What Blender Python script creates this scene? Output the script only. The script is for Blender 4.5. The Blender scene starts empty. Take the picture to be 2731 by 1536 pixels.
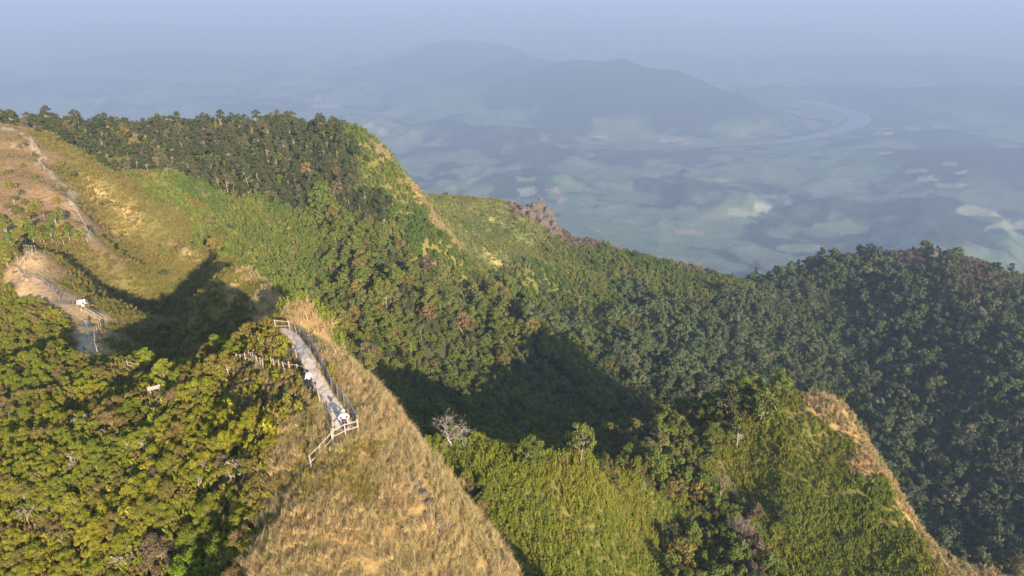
import bpy, bmesh, math, random
import numpy as np
from mathutils import Vector, Matrix, Quaternion

random.seed(7); RNG = np.random.default_rng(11)
SC = bpy.context.scene
COL = SC.collection

# ------------------------------------------------------------------ camera
PITCH = math.radians(23.66); FPX = 1821.0; IMW, IMH = 2731.0, 1536.0
CP, SP = math.cos(PITCH), math.sin(PITCH)
cam = bpy.data.cameras.new('camera'); cam_ob = bpy.data.objects.new('camera', cam)
COL.objects.link(cam_ob); SC.camera = cam_ob
cam.sensor_width = 36.0; cam.lens = 36.0 * FPX / IMW
cam.clip_start = 0.5; cam.clip_end = 90000.0
cam_ob.location = (0, 0, 0); cam_ob.rotation_euler = (math.pi/2 - PITCH, 0, 0)

# ------------------------------------------------------------------ light
SUN_EL, SUN_AZ = math.radians(17.9), math.radians(151.5)      # sun stands low, behind the camera on its right
SUN_DIR = Vector((math.sin(SUN_AZ)*math.cos(SUN_EL), math.cos(SUN_AZ)*math.cos(SUN_EL), math.sin(SUN_EL)))
world = bpy.data.worlds.new('World'); SC.world = world; world.use_nodes = True
wn = world.node_tree; bg = wn.nodes['Background']
sky = wn.nodes.new('ShaderNodeTexSky'); sky.sky_type = 'NISHITA'; sky.sun_disc = False
sky.sun_elevation = SUN_EL; sky.sun_rotation = SUN_AZ
sky.altitude = 1200; sky.air_density = 1.0; sky.dust_density = 1.2; sky.ozone_density = 1.5
wn.links.new(sky.outputs[0], bg.inputs[0]); bg.inputs[1].default_value = 0.15
sun = bpy.data.lights.new('sun', 'SUN'); sun.energy = 5.0; sun.angle = math.radians(0.53)
sun.color = (1.0, 0.83, 0.62)
sun_ob = bpy.data.objects.new('sun', sun); COL.objects.link(sun_ob)
sun_ob.rotation_euler = SUN_DIR.to_track_quat('Z', 'Y').to_euler()
SC.view_settings.view_transform = 'Standard'; SC.view_settings.look = 'None'
SC.view_settings.exposure = 1.0; SC.view_settings.gamma = 1.0; SC.view_settings.use_curve_mapping = False
SC.render.engine = 'CYCLES'
cy = SC.cycles
cy.use_denoising = True; cy.denoiser = 'OPENIMAGEDENOISE'
cy.max_bounces = 5; cy.diffuse_bounces = 2; cy.glossy_bounces = 1; cy.transmission_bounces = 2
cy.volume_bounces = 1; cy.transparent_max_bounces = 4
cy.use_adaptive_sampling = False
cy.sample_clamp_indirect = 4.0
SC.render.film_transparent = False

# ------------------------------------------------------------------ numpy helpers
def ray(u, v):
    a = (u-1365.5)/FPX; b = (768-v)/FPX
    d = np.array([a, CP+b*SP, -SP+b*CP]); return d/np.linalg.norm(d)
def P3(u, v, r): return ray(u, v)*r

def _hash(ix, iy, seed):
    h = (ix.astype(np.int64)*374761393 + iy.astype(np.int64)*668265263 + seed*974634777) & 0xffffffff
    h = ((h ^ (h >> 13))*1274126177) & 0xffffffff
    return ((h ^ (h >> 16)) & 0xffff)/65535.0
def vnoise(x, y, seed=0):
    ix = np.floor(x); iy = np.floor(y); fx = x-ix; fy = y-iy
    fx = fx*fx*fx*(fx*(fx*6-15)+10); fy = fy*fy*fy*(fy*(fy*6-15)+10)
    a = _hash(ix, iy, seed); b = _hash(ix+1, iy, seed); c = _hash(ix, iy+1, seed); d = _hash(ix+1, iy+1, seed)
    return (a+(b-a)*fx + (c-a)*fy + (a-b-c+d)*fx*fy)*2-1
def fbm(x, y, scale, octv=4, seed=0, gain=0.5):
    s = 0; amp = 1.0; f = 1.0/scale
    for i in range(octv):
        ca, sa = math.cos(i*1.1), math.sin(i*1.1)
        s = s + amp*vnoise((x*ca-y*sa)*f+i*17.3, (x*sa+y*ca)*f-i*9.1, seed+i*31); amp *= gain; f *= 2.03
    return s
def ridged(x, y, scale, octv=4, seed=0):
    s = 0; amp = 1.0; f = 1.0/scale
    for i in range(octv):
        ca, sa = math.cos(i*1.7+.4), math.sin(i*1.7+.4)
        s = s + amp*(1-2*np.abs(vnoise((x*ca-y*sa)*f+i*7.7, (x*sa+y*ca)*f+i*3.1, seed+i*13))); amp *= .5; f *= 2.1
    return s

# ------------------------------------------------------------------ terrain control points
# zones: D dry tan grass, S shrub slope, G yellow-green grass, L tall leafy green, F dark forest, M mixed forest,
#        B bare brownish hill, H dense far forest, I pale grass ridge, R rock and brown scrub, X hidden ground
CPTS = """
D 925 1150 52.5|D 890 1080 56.3|D 850 1010 60.2|D 800 940 65.4|D 765 900 69.6|D 742 878 72.6
D 900 1300 51.5|D 900 1500 50|D 1100 1300 50|D 1100 1500 49|D 1235 1410 52|D 1000 1200 52.5|D 780 1480 51.5|D 1230 1520 50.5
D 1352 1535 53|D 1224 1335 54|D 1142 1225 56|D 1052 1122 58|D 975 1005 63.5|D 882 935 68|D 808 884 73|D 1294 1445 53.2
D 840 1240 54.5|D 790 1330 53.5|D 720 1470 53.5
S 700 1000 67|S 700 1150 61.5|D 770 1200 57|S 680 1330 60|S 660 1450 59.5|S 690 905 73|S 700 960 69|S 640 935 84|S 600 945 91|S 500 980 103|S 415 1035 106
S 300 1000 121|S 350 966 119|S 100 1100 117|S 0 1000 142|S 0 1300 101|S 200 1300 92|S 400 1200 87|S 600 1100 76|S 600 1300 69|S 400 1400 77|S 0 1500 93|S 200 1500 88|S 400 1520 77|S 600 1500 66|S 200 1100 113|S 400 1080 96|S 0 1150 120|S 250 1010 124|S 100 980 136
B 250 945 138|B 230 900 156|B 240 860 165|B 215 810 174|B 130 770 183|B 60 725 192|B 85 690 199|B 110 665 204
S 150 870 166|S 60 820 181|S 0 750 197|S 0 850 176|S 0 930 164|S 150 940 152
G 270 870 170|G 260 820 183|G 180 760 195|G 160 690 208|G 280 910 152
G 400 860 222|G 500 890 194|G 330 800 228|G 560 890 184|G 420 900 198|G 250 740 225
D 740 845 122|D 775 880 112|D 705 785 143|D 688 760 156|G 600 690 210|G 500 630 249|G 400 560 290|G 300 500 330|G 220 450 348
G 550 755 211|G 640 800 165|G 600 850 168|G 450 700 244|G 450 790 228|G 350 700 256|G 300 620 280|G 350 640 272|G 260 650 255
B 235 630 236|B 215 570 248|B 180 510 265|B 140 480 275|B 100 430 290|B 60 375 312|B 0 340 332|B 0 600 242|B 0 500 268|B 0 400 305|B 100 560 250|B 100 640 228|B 30 660 222|S 0 660 220
G 250 540 290|G 200 470 300|G 130 400 320
F 30 352 430|F 150 358 425|F 300 365 418|F 500 362 412|F 700 352 405|F 850 350 398|F 300 400 398|F 500 400 394|F 700 400 388|F 200 400 390|F 400 470 355|F 600 500 350|F 800 500 345|F 880 420 368|F 300 440 370
L 450 520 330|L 550 560 318|L 600 620 300|L 700 650 300|L 760 740 262|L 400 520 330|L 500 600 290|L 650 720 270|L 800 800 250|L 700 560 325|L 840 860 240
L 800 650 300|M 880 690 300|M 900 800 265|M 900 900 245|M 1000 700 310|F 1000 550 345|M 900 600 325|M 1100 720 315|M 1100 800 285|M 1050 940 250|X 1000 965 232|X 1080 1060 225|X 940 925 238|M 880 890 240|M 1000 880 262|M 1200 850 300|M 1250 780 335|M 960 970 225
L 1000 440 370|L 1060 540 355|L 1120 620 338|L 960 365 385|D 1010 420 378|D 1090 500 368|D 1160 590 352|L 1200 650 340|L 1250 700 350
I 1130 520 500|I 1250 525 500|I 1330 535 502|I 1200 580 470|I 1300 600 460|I 1300 660 420|I 1400 620 465|I 1350 720 390|L 1400 700 420|L 1300 740 370
R 1390 552 508|R 1430 545 512|R 1480 612 512|R 1600 652 520|R 1750 692 530|R 1850 712 536|L 1960 752 540|L 1900 745 525
L 1500 700 470|L 1600 730 470|M 1400 800 375|H 1500 820 395|H 1700 800 450|H 1700 950 365|H 1900 850 460|H 1800 1000 365|M 1300 860 310|H 1500 900 325|L 1750 740 490
M 1440 910 298|M 1550 1000 300|M 1620 1080 285|X 1450 1000 285|X 1300 1000 272|X 1100 1000 250|X 1200 1100 232|X 1400 1100 245|X 1600 1150 235|X 1300 1150 215|X 1500 1180 215|X 1050 1030 232|X 1700 1150 235|H 1700 1050 330
L 1200 1200 142|L 1320 1215 142|L 1450 1240 143|L 1600 1270 149|L 1300 1500 128|L 1500 1500 135|L 1700 1500 151|L 1500 1350 140|L 1250 1300 136|L 1650 1380 156|L 1380 1400 134
M 1720 1260 176|M 1700 1180 195|M 1850 1160 200|M 1950 1075 204|M 1880 1100 208|M 1800 1300 186|M 1900 1400 186|M 1960 1500 180|M 1800 1450 177|M 1850 1530 168
L 2080 1045 206|D 2200 1055 205|D 2250 1100 203|D 2300 1180 199|D 2360 1270 196|D 2400 1350 194|D 2480 1455 192|D 2600 1515 198|D 2731 1505 206
L 2000 1180 200|L 2100 1200 197|L 2200 1200 198|L 2100 1350 191|L 2250 1350 193|L 2100 1500 187|L 2300 1500 189|L 2400 1480 190|L 2000 1300 196
H 2030 748 580|H 2100 728 600|H 2200 697 620|H 2300 680 628|R 2420 668 632|H 2520 685 640|R 2650 708 640|H 2731 750 640
H 2100 950 460|H 2100 820 540|H 2300 900 520|H 2300 760 585|H 2500 850 540|H 2700 850 540|H 2500 1050 460|H 2700 1050 450|H 2500 1250 412|H 2700 1250 410|H 2700 1450 375|H 2500 1430 370|H 2300 1050 450|H 2000 950 430|H 1950 800 495
"""
pts = []; zone_of = []
for tok in CPTS.replace('\n', '|').split('|'):
    t = tok.split()
    if len(t) == 4:
        pts.append(P3(float(t[1]), float(t[2]), float(t[3]))); zone_of.append(t[0])
def hid(x, y, z, zn='X'):
    pts.append(np.array([x, y, z], float)); zone_of.append(zn)
def drop(u, v, r, az, items, zn='X'):
    p = P3(u, v, r); a = math.radians(az)
    for d, dz in items: hid(p[0]+d*math.sin(a), p[1]+d*math.cos(a), p[2]-dz, zn)
# the steep fall on the far side of the near ridge
for (u, v, r) in [(1352,1535,53),(1294,1445,53.2),(1224,1335,54),(1142,1225,56),(1052,1122,58),(975,1005,63.5),(882,935,68),(808,884,73)]:
    drop(u, v, r, 62, [(2.5, 5), (6, 16)], 'D'); drop(u, v, r, 62, [(15, 36), (30, 52)], 'X')
drop(742, 878, 72.6, -15, [(8, 6), (20, 16)], 'D'); drop(690, 905, 73, -30, [(10, 8), (24, 22), (45, 38)], 'G')
drop(640, 935, 84, -25, [(12, 10), (28, 26)], 'G'); drop(600, 945, 91, -25, [(12, 12), (30, 26)], 'G'); drop(500, 980, 100, -25, [(12, 12), (30, 25)], 'G')
drop(350, 966, 118, 0, [(10, 8), (28, 20)], 'G')
for (u, v, r) in [(230,900,156),(215,810,174),(130,770,183)]: drop(u, v, r, 40, [(14, 9), (30, 24)], 'G')
for (u, v, r) in [(770,870,118),(700,780,145),(680,750,160),(600,690,210)]: drop(u, v, r, 55, [(10, 13), (22, 34)], 'L')
for (u, v, r) in [(0,340,332),(60,375,312),(100,430,290)]: drop(u, v, r, 30, [(20, 8), (50, 22)], 'G')
for (u, v, r) in [(30,352,430),(300,365,418),(500,362,412),(700,352,405),(850,350,398)]: drop(u, v, r, -10, [(40, 12), (100, 60), (220, 170)], 'F')
for (u, v, r) in [(960,365,385),(1010,420,378),(1090,500,368),(1160,590,352)]: drop(u, v, r, 50, [(10, 8), (30, 40), (60, 62)], 'I')
for (u, v, r) in [(1130,520,500),(1250,525,500),(1330,535,502),(1430,545,512),(1480,612,512),(1600,652,520),(1750,692,530),(1900,735,535)]:
    drop(u, v, r, 10, [(25, 22), (80, 75), (200, 150)], 'H')
for (u, v, r) in [(2030,748,580),(2200,697,620),(2420,668,632),(2650,708,640),(2731,750,640)]:
    drop(u, v, r, 25, [(40, 26), (110, 85), (230, 170)], 'H')
for (u, v, r) in [(2080,1045,206),(2200,1055,204),(2300,1180,199),(2360,1270,196),(2480,1455,192),(2600,1515,198),(2731,1505,206)]:
    drop(u, v, r, 55, [(8, 8), (25, 34), (60, 75)], 'H')
for (u, v, r) in [(1200,1200,142),(1320,1215,142),(1450,1240,143),(1600,1270,149)]: drop(u, v, r, 0, [(10, 6), (25, 17)])
for q in [(-24,126,-108),(-36,138,-106),(-14,132,-110),(-22,92,-92),(-30,150,-110),(-8,100,-88),(-26,108,-96)]: hid(*q)
# ground below and behind the camera, and the outer rings that fall to the valley floor
for (x, y, z, zn) in [(-10,26,-39,'D'),(0,24,-41,'D'),(-10,15,-48,'D'),(0,0,-62,'D'),(-30,25,-55,'S'),(-60,30,-66,'S'),(-40,0,-74,'S'),(15,20,-62,'L'),(40,30,-100,'L'),(50,70,-126,'L'),(20,70,-110,'L'),(60,0,-135,'L'),(100,60,-145,'L'),(140,90,-150,'L'),
                  (0,-60,-110,'L'),(80,-80,-150,'L'),(-80,-60,-120,'S'),(200,-100,-200,'L'),(0,-200,-190,'L'),(-200,-150,-190,'S'),(-130,60,-88,'S'),(-200,100,-110,'S'),(-180,160,-90,'S'),(-260,220,-80,'B'),(-330,330,-70,'F'),
                  (-500,300,-160,'F'),(400,250,-230,'H'),(480,450,-215,'H'),(300,60,-190,'H'),(600,300,-330,'H'),(-300,-50,-220,'S'),(-450,650,-330,'F')]:
    hid(x, y, z, zn)
for az in range(-180, 180, 20):
    a = math.radians(az)
    rings = [(1000, -440), (1700, -860), (2600, -1190), (4000, -1205), (7000, -1205)] if abs(az) < 75 else [(700, -380), (1600, -800), (2600, -1150), (5000, -1205)]
    for d, z in rings: hid(d*math.sin(a), d*math.cos(a), z, 'H')
CP3 = np.array(pts); NC = len(CP3); ZN = np.array(zone_of)
EPS2 = 3.5**2
def _ker(d2): return np.sqrt(d2+EPS2)
A = np.zeros((NC+3, NC+3))
A[:NC, :NC] = _ker(((CP3[:, None, :2]-CP3[None, :, :2])**2).sum(-1))
A[:NC, NC] = 1; A[:NC, NC+1:] = CP3[:, :2]*1e-3; A[NC:, :NC] = A[:NC, NC:].T
A[np.arange(NC), np.arange(NC)] += -0.25
RW = np.linalg.solve(A, np.concatenate([CP3[:, 2], [0, 0, 0]]))
def h_base(x, y):
    x = np.asarray(x, float).ravel(); y = np.asarray(y, float).ravel(); out = np.empty(len(x))
    w = RW[:NC].astype(np.float32); cx = CP3[:, 0].astype(np.float32); cyy = CP3[:, 1].astype(np.float32)
    for s in range(0, len(x), 20000):
        xs = x[s:s+20000].astype(np.float32); ys = y[s:s+20000].astype(np.float32)
        k = np.sqrt((xs[:, None]-cx)**2+(ys[:, None]-cyy)**2+np.float32(EPS2))
        out[s:s+20000] = k@w
    return out + RW[NC] + (RW[NC+1]*x + RW[NC+2]*y)*1e-3
def sstep(a, b, t):
    t = np.clip((t-a)/(b-a), 0, 1); return t*t*(3-2*t)
MTN = [  # far mountains: image column, row of the summit, horizontal distance, half widths along and across the view
    (1250, 110, 10800, 1500, 1100), (1400, 150, 9000, 1000, 900), (1530, 166, 7900, 1100, 850), (1660, 176, 7400, 1000, 800), (1790, 202, 7200, 900, 650), (1930, 250, 7050, 700, 450), (2060, 300, 6900, 480, 360),
    (1500, 290, 7500, 1000, 500), (1250, 300, 7600, 1200, 600), (430, 132, 13000, 1500, 1500), (150, 215, 10500, 1500, 1300), (700, 190, 13500, 2600, 1500), (980, 170, 14500, 2500, 1500), (2500, 150, 12500, 2600, 1800), (2731, 230, 9000, 1800, 1200),
    (2720, 385, 5600, 900, 800), (2500, 345, 6600, 900, 500), (1090, 395, 6000, 620, 420), (1000, 375, 6700, 700, 500), (330, 60, 21000, 5000, 3000), (1800, 70, 20000, 6000, 3000)]
def h_far(x, y):
    d = np.hypot(x, y)
    h = 60*fbm(x, y, 1100, 4, 5) + 65*ridged(x, y, 1200, 3, 9) + 40*ridged(x, y, 420, 3, 19) - 40
    h *= sstep(1900, 3000, d)
    m = np.zeros_like(x)
    for (u, v, hd, wa, wb) in MTN:
        q = ray(u, v); s = hd/math.hypot(q[0], q[1]); px, py, pz = q*s
        ax, ay = px/hd, py/hd
        t = (x-px)*ax+(y-py)*ay; l = (x-px)*ay-(y-py)*ax
        g = (pz+1200)*np.exp(-np.maximum((np.abs(l)/wa)**1.6, 0)-(np.abs(t)/wb)**1.6)
        m = m+np.maximum(g, 0)**5
    m = m**.2
    m = m*(1+.10*ridged(x, y, 1300, 4, 3)-.06)
    return h, m
RIVER_UV = [(2140,268),(2235,290),(2290,312),(2270,338),(2190,360),(2080,378),(1960,386),(1850,392),(1700,400)]
RIVER_XY = [tuple((ray(u, v)*(-1178/ray(u, v)[2]))[:2]) for u, v in RIVER_UV]
def dist_poly(P, X, Y):
    best = np.full(X.shape, 1e9)
    for (x0, y0), (x1, y1) in zip(P[:-1], P[1:]):
        vx, vy = x1-x0, y1-y0; t = np.clip(((X-x0)*vx+(Y-y0)*vy)/(vx*vx+vy*vy+1e-9), 0, 1)
        best = np.minimum(best, np.hypot(X-x0-t*vx, Y-y0-t*vy))
    return best
def height(x, y):
    x = np.asarray(x, float).ravel(); y = np.asarray(y, float).ravel()
    d = np.hypot(x, y); z = h_base(x, y)
    near = 1-sstep(700, 1500, d)
    z += near*(sstep(60, 260, d)*3.2*fbm(x, y, 42, 3, 21) + 0.35*fbm(x, y, 6, 3, 4)*sstep(30, 90, d) + 0.12*fbm(x, y, 2.2, 2, 8))
    mid = sstep(650, 1000, d)*(1-sstep(2300, 3000, d)); z += mid*(22*fbm(x, y, 160, 4, 2))
    far = sstep(1800, 3000, d)
    if far.max() > 0:
        k = far > 0
        hh, m = h_far(x[k], y[k]); z[k] += hh*far[k]
        z[k] = np.maximum(z[k], -1200+m*far[k]+hh*.35*far[k])
        z[k] = np.where(d[k] > 2600, np.maximum(z[k], -1212), z[k])
    if far.max() > 0:
        dr = dist_poly(RIVER_XY, x[k], y[k]); q = sstep(200, 480, dr); z[k] = z[k]*q+(-1192)*(1-q)
    return z
def zone_w(x, y, power=4.0):
    """soft weights of the vegetation zones at ground points"""
    x = np.asarray(x, float); y = np.asarray(y, float); d = np.hypot(x, y)
    wob = 0.035*np.maximum(d, 40)
    xs = x+wob*fbm(x, y, 22, 2, 71)*.6; ys = y+wob*fbm(x, y, 22, 2, 72)*.6
    PX = np.concatenate([CP3[:, :2], np.array(LXY).reshape(-1, 2)]); ZA = np.concatenate([ZN, np.array(LZN, dtype=ZN.dtype)])
    names = sorted(set(zone_of)); res = {n: np.zeros(len(x)) for n in names}
    for s in range(0, len(x), 20000):
        d2 = (xs[s:s+20000, None]-PX[:, 0])**2+(ys[s:s+20000, None]-PX[:, 1])**2+1.0
        w = d2**(-power)
        w /= w.sum(1, keepdims=True)
        for n in names: res[n][s:s+20000] = w[:, ZA == n].sum(1)
    return res
LABEL_UV = """
D 2210 1090|D 2235 1140|D 2262 1200|D 2300 1270|D 2285 1225|D 2240 1110|D 2225 1075|S 760 1050|S 775 1100|S 720 1080|S 740 1150|S 795 1140|S 690 1200|S 655 1220|S 735 1040|S 720 1200
D 760 860|D 730 820|D 790 862|D 775 840|D 755 815|D 735 795|D 720 775|D 800 850|D 785 825|D 715 800|D 750 840|G 300 760|G 350 820|G 450 860|G 550 830|G 620 860|G 480 800|G 640 830|G 250 700|G 200 720|G 660 860
L 1010 470|L 1040 520|L 1080 590|L 1130 650|L 1180 700|L 1030 500|L 1090 640|L 1000 410|L 1220 720|L 1150 680
I 1160 540|I 1200 540|I 1250 560|I 1180 570|I 1220 610|I 1260 640|I 1300 690|I 1330 640|I 1360 600|I 1400 660|I 1280 600|I 1340 680|I 1380 690|I 1440 680|I 1230 570|I 1300 560|I 1250 680|I 1290 720
L 1480 690|L 1530 720|L 1580 710|L 1620 740|L 1680 720|L 1720 750|L 1770 725|L 1830 755|L 1880 750|L 1920 755|L 1400 730|L 1370 760|L 1450 780|L 1550 770|L 1450 720|L 1550 700|L 1560 740|L 1650 710|L 1700 740|L 1800 740|L 1850 740|L 1900 770|L 1940 740|L 1500 740|L 1420 760|L 1800 770|L 1340 760|L 1650 760
R 1520 625|R 1560 640|R 1650 665|R 1700 680|R 1800 703|R 1450 590|R 1410 560
L 470 490|L 520 520|L 580 590|L 650 640|L 720 700|L 660 680|L 740 780|L 800 800|L 560 640|L 620 660|L 350 480|L 380 500|L 600 580|L 500 560|L 690 720|L 790 760|L 700 600
G 420 620|G 350 560|G 280 560|G 320 560|G 500 700|G 620 740|G 660 780|G 400 740
L 1950 1250|L 2050 1250|L 2150 1120|L 2100 1100|L 2000 1230|L 2150 1280|L 2200 1400|L 2050 1450|L 2200 1500|L 1750 1350|L 1700 1300|L 1600 1450|L 1750 1450|L 2350 1450|L 2300 1300|L 2350 1400
"""
LXY, LZN = [], []
# ray against the ground: pixel of the photograph -> point on the terrain
def on_ground(uv, rmin=None, step=.012):
    uv = np.atleast_2d(np.asarray(uv, float)); n = len(uv)
    D = np.array([ray(u, v) for u, v in uv]); r = np.full(n, 25.0) if rmin is None else np.asarray(rmin, float).copy()
    lo = r.copy(); live = np.ones(n, bool)
    for _ in range(700):
        if not live.any(): break
        p = D*r[:, None]; hit = live & (p[:, 2] < height(p[:, 0], p[:, 1]))
        live &= ~hit; lo[live] = r[live]; r[live] *= 1+step; live &= r < 30000
    hi = r.copy()
    for _ in range(22):
        m = .5*(lo+hi); p = D*m[:, None]; b = p[:, 2] < height(p[:, 0], p[:, 1])
        hi = np.where(b, m, hi); lo = np.where(b, lo, m)
    return D*hi[:, None]

_t = [t.split() for t in LABEL_UV.replace('\n', '|').split('|') if len(t.split()) == 3]
_g = on_ground([(float(t[1]), float(t[2])) for t in _t], rmin=[60. if float(t[1]) < 900 and float(t[2]) > 680 else 120. for t in _t])
for t, g in zip(_t, _g):
    if np.hypot(g[0], g[1]) < 800: LXY.append((g[0], g[1])); LZN.append(t[0])

# ------------------------------------------------------------------ material helpers
def new_mat(name):
    m = bpy.data.materials.new(name); m.use_nodes = True; n = m.node_tree; n.nodes.clear()
    out = n.nodes.new('ShaderNodeOutputMaterial'); return m, n, out
def N(n, t, **kw):
    nd = n.nodes.new(t)
    for k, v in kw.items(): setattr(nd, k, v)
    return nd
def mixc(n, fac, a, b, mode='MIX'):
    m = N(n, 'ShaderNodeMix', data_type='RGBA', blend_type=mode)
    for sock, val in ((m.inputs[0], fac), (m.inputs[6], a), (m.inputs[7], b)):
        if hasattr(val, 'is_output') or isinstance(val, bpy.types.NodeSocket): n.links.new(val, sock)
        elif isinstance(val, tuple): sock.default_value = (*val, 1) if len(val) == 3 else val
        else: sock.default_value = val
    return m.outputs[2]
def mathn(n, op, a, b=None, c=None, clamp=False):
    m = N(n, 'ShaderNodeMath', operation=op); m.use_clamp = clamp
    for i, v in enumerate((a, b, c)):
        if v is None: continue
        if isinstance(v, bpy.types.NodeSocket): n.links.new(v, m.inputs[i])
        else: m.inputs[i].default_value = v
    return m.outputs[0]
def noise(n, vec, scale, detail=3, rough=.55):
    t = N(n, 'ShaderNodeTexNoise'); t.inputs['Scale'].default_value = scale; t.inputs['Detail'].default_value = detail
    t.inputs['Roughness'].default_value = rough
    if vec is not None: n.links.new(vec, t.inputs['Vector'])
    return t.outputs[0]
def remap(n, v, a, b, c=0., d=1.):
    m = N(n, 'ShaderNodeMapRange'); n.links.new(v, m.inputs[0])
    for i, q in enumerate((a, b, c, d)): m.inputs[i+1].default_value = q
    return m.outputs[0]
def plain_mat(name, col, rough=.8, var=.25, scale=3.0, bump=.0, metal=0.):
    m, n, out = new_mat(name); tc = N(n, 'ShaderNodeTexCoord'); p = N(n, 'ShaderNodeBsdfPrincipled')
    f = noise(n, tc.outputs['Object'], scale, 4)
    lo = tuple(c*(1-var) for c in col); hi = tuple(min(1, c*(1+var)) for c in col)
    n.links.new(mixc(n, remap(n, f, .3, .7), lo, hi), p.inputs['Base Color'])
    p.inputs['Roughness'].default_value = rough; p.inputs['Metallic'].default_value = metal
    p.inputs['Specular IOR Level'].default_value = .25
    if bump:
        b = N(n, 'ShaderNodeBump'); b.inputs['Strength'].default_value = bump; b.inputs['Distance'].default_value = .05
        n.links.new(f, b.inputs['Height']); n.links.new(b.outputs[0], p.inputs['Normal'])
    n.links.new(p.outputs[0], out.inputs[0]); return m
def leaf_mat(name, a, b, odd=None, odd_p=.12, patch=None, patch_scale=.03, transl=.28, tip=None):
    """foliage: colour varies from plant to plant, from leaf to leaf and in broad patches of the ground it grows on"""
    m, n, out = new_mat(name); oi = N(n, 'ShaderNodeObjectInfo'); at = N(n, 'ShaderNodeAttribute'); at.attribute_name = 'tint'
    sep = N(n, 'ShaderNodeSeparateColor'); n.links.new(at.outputs['Color'], sep.inputs[0])
    c = mixc(n, oi.outputs['Random'], a, b)
    if odd:
        r2 = mathn(n, 'FRACT', mathn(n, 'MULTIPLY', oi.outputs['Random'], 37.7))
        c = mixc(n, mathn(n, 'LESS_THAN', r2, odd_p), c, odd)
    if patch:
        f = remap(n, noise(n, oi.outputs['Location'], patch_scale, 3), .42, .62)
        c = mixc(n, f, c, patch)
    if tip: c = mixc(n, sep.outputs[1], c, tip)
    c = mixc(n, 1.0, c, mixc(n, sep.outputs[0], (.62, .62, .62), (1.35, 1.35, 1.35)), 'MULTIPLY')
    d = N(n, 'ShaderNodeBsdfDiffuse'); t = N(n, 'ShaderNodeBsdfTranslucent'); mx = N(n, 'ShaderNodeMixShader')
    n.links.new(c, d.inputs[0]); n.links.new(c, t.inputs[0]); mx.inputs[0].default_value = transl
    n.links.new(d.outputs[0], mx.inputs[1]); n.links.new(t.outputs[0], mx.inputs[2]); n.links.new(mx.outputs[0], out.inputs[0])
    return m

# ------------------------------------------------------------------ mesh helpers
def mesh_from(name, V, F, mats=(), smooth=False, tint=None, midx=None):
    me = bpy.data.meshes.new(name)
    V = np.asarray(V, np.float32).reshape(-1, 3)
    if isinstance(F, np.ndarray):
        k = F.shape[1]; me.vertices.add(len(V)); me.vertices.foreach_set('co', V.ravel())
        me.loops.add(F.size); me.loops.foreach_set('vertex_index', F.ravel().astype(np.int32))
        me.polygons.add(len(F)); me.polygons.foreach_set('loop_start', np.arange(0, F.size, k).astype(np.int32))
        me.update(calc_edges=True)
    else:
        me.from_pydata([tuple(v) for v in V], [], F); me.update()
    for m in mats: me.materials.append(m)
    if tint is not None:
        at = me.color_attributes.new('tint', 'FLOAT_COLOR', 'POINT'); at.data.foreach_set('color', np.asarray(tint, np.float32).ravel())
    if midx is not None: me.polygons.foreach_set('material_index', np.asarray(midx, np.int32))
    if smooth: me.polygons.foreach_set('use_smooth', np.ones(len(me.polygons), bool))
    return me
def link(name, data, parent=None, loc=None, rot=None, scale=None):
    o = bpy.data.objects.new(name, data); COL.objects.link(o)
    if parent: o.parent = parent
    if loc is not None: o.location = loc
    if rot is not None: o.rotation_euler = rot
    if scale is not None: o.scale = (scale,)*3 if isinstance(scale, (int, float)) else scale
    return o
def tag(o, label=None, cat=None, group=None, kind=None):
    if label: o['label'] = label
    if cat: o['category'] = cat
    if group: o['group'] = group
    if kind: o['kind'] = kind
    return o
def box(V, F, c, sx, sy, sz, M=None):
    b = len(V)
    for dx, dy, dz in ((-1,-1,-1),(1,-1,-1),(1,1,-1),(-1,1,-1),(-1,-1,1),(1,-1,1),(1,1,1),(-1,1,1)):
        p = Vector((dx*sx/2, dy*sy/2, dz*sz/2))
        if M is not None: p = M @ p
        V.append((c[0]+p[0], c[1]+p[1], c[2]+p[2]))
    F += [(b,b+3,b+2,b+1),(b+4,b+5,b+6,b+7),(b,b+1,b+5,b+4),(b+1,b+2,b+6,b+5),(b+2,b+3,b+7,b+6),(b+3,b,b+4,b+7)]
def tube(V, F, path, radii, sides=6, cap=True):
    b = len(V); n = len(path); path = [Vector(p) for p in path]
    up = Vector((.31, .17, .93))
    for i in range(n):
        t = (path[min(i+1, n-1)]-path[max(i-1, 0)]); t = t.normalized() if t.length > 1e-6 else Vector((0, 0, 1))
        s = t.cross(up); s = s.normalized() if s.length > 1e-3 else Vector((1, 0, 0)); w = s.cross(t)
        for k in range(sides):
            a = 2*math.pi*k/sides; V.append(tuple(path[i]+(s*math.cos(a)+w*math.sin(a))*radii[i]))
    for i in range(n-1):
        for k in range(sides):
            k2 = (k+1) % sides; F.append((b+i*sides+k, b+i*sides+k2, b+(i+1)*sides+k2, b+(i+1)*sides+k))
    if cap:
        F.append(tuple(b+k for k in range(sides))[::-1]); F.append(tuple(b+(n-1)*sides+k for k in range(sides)))
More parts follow.
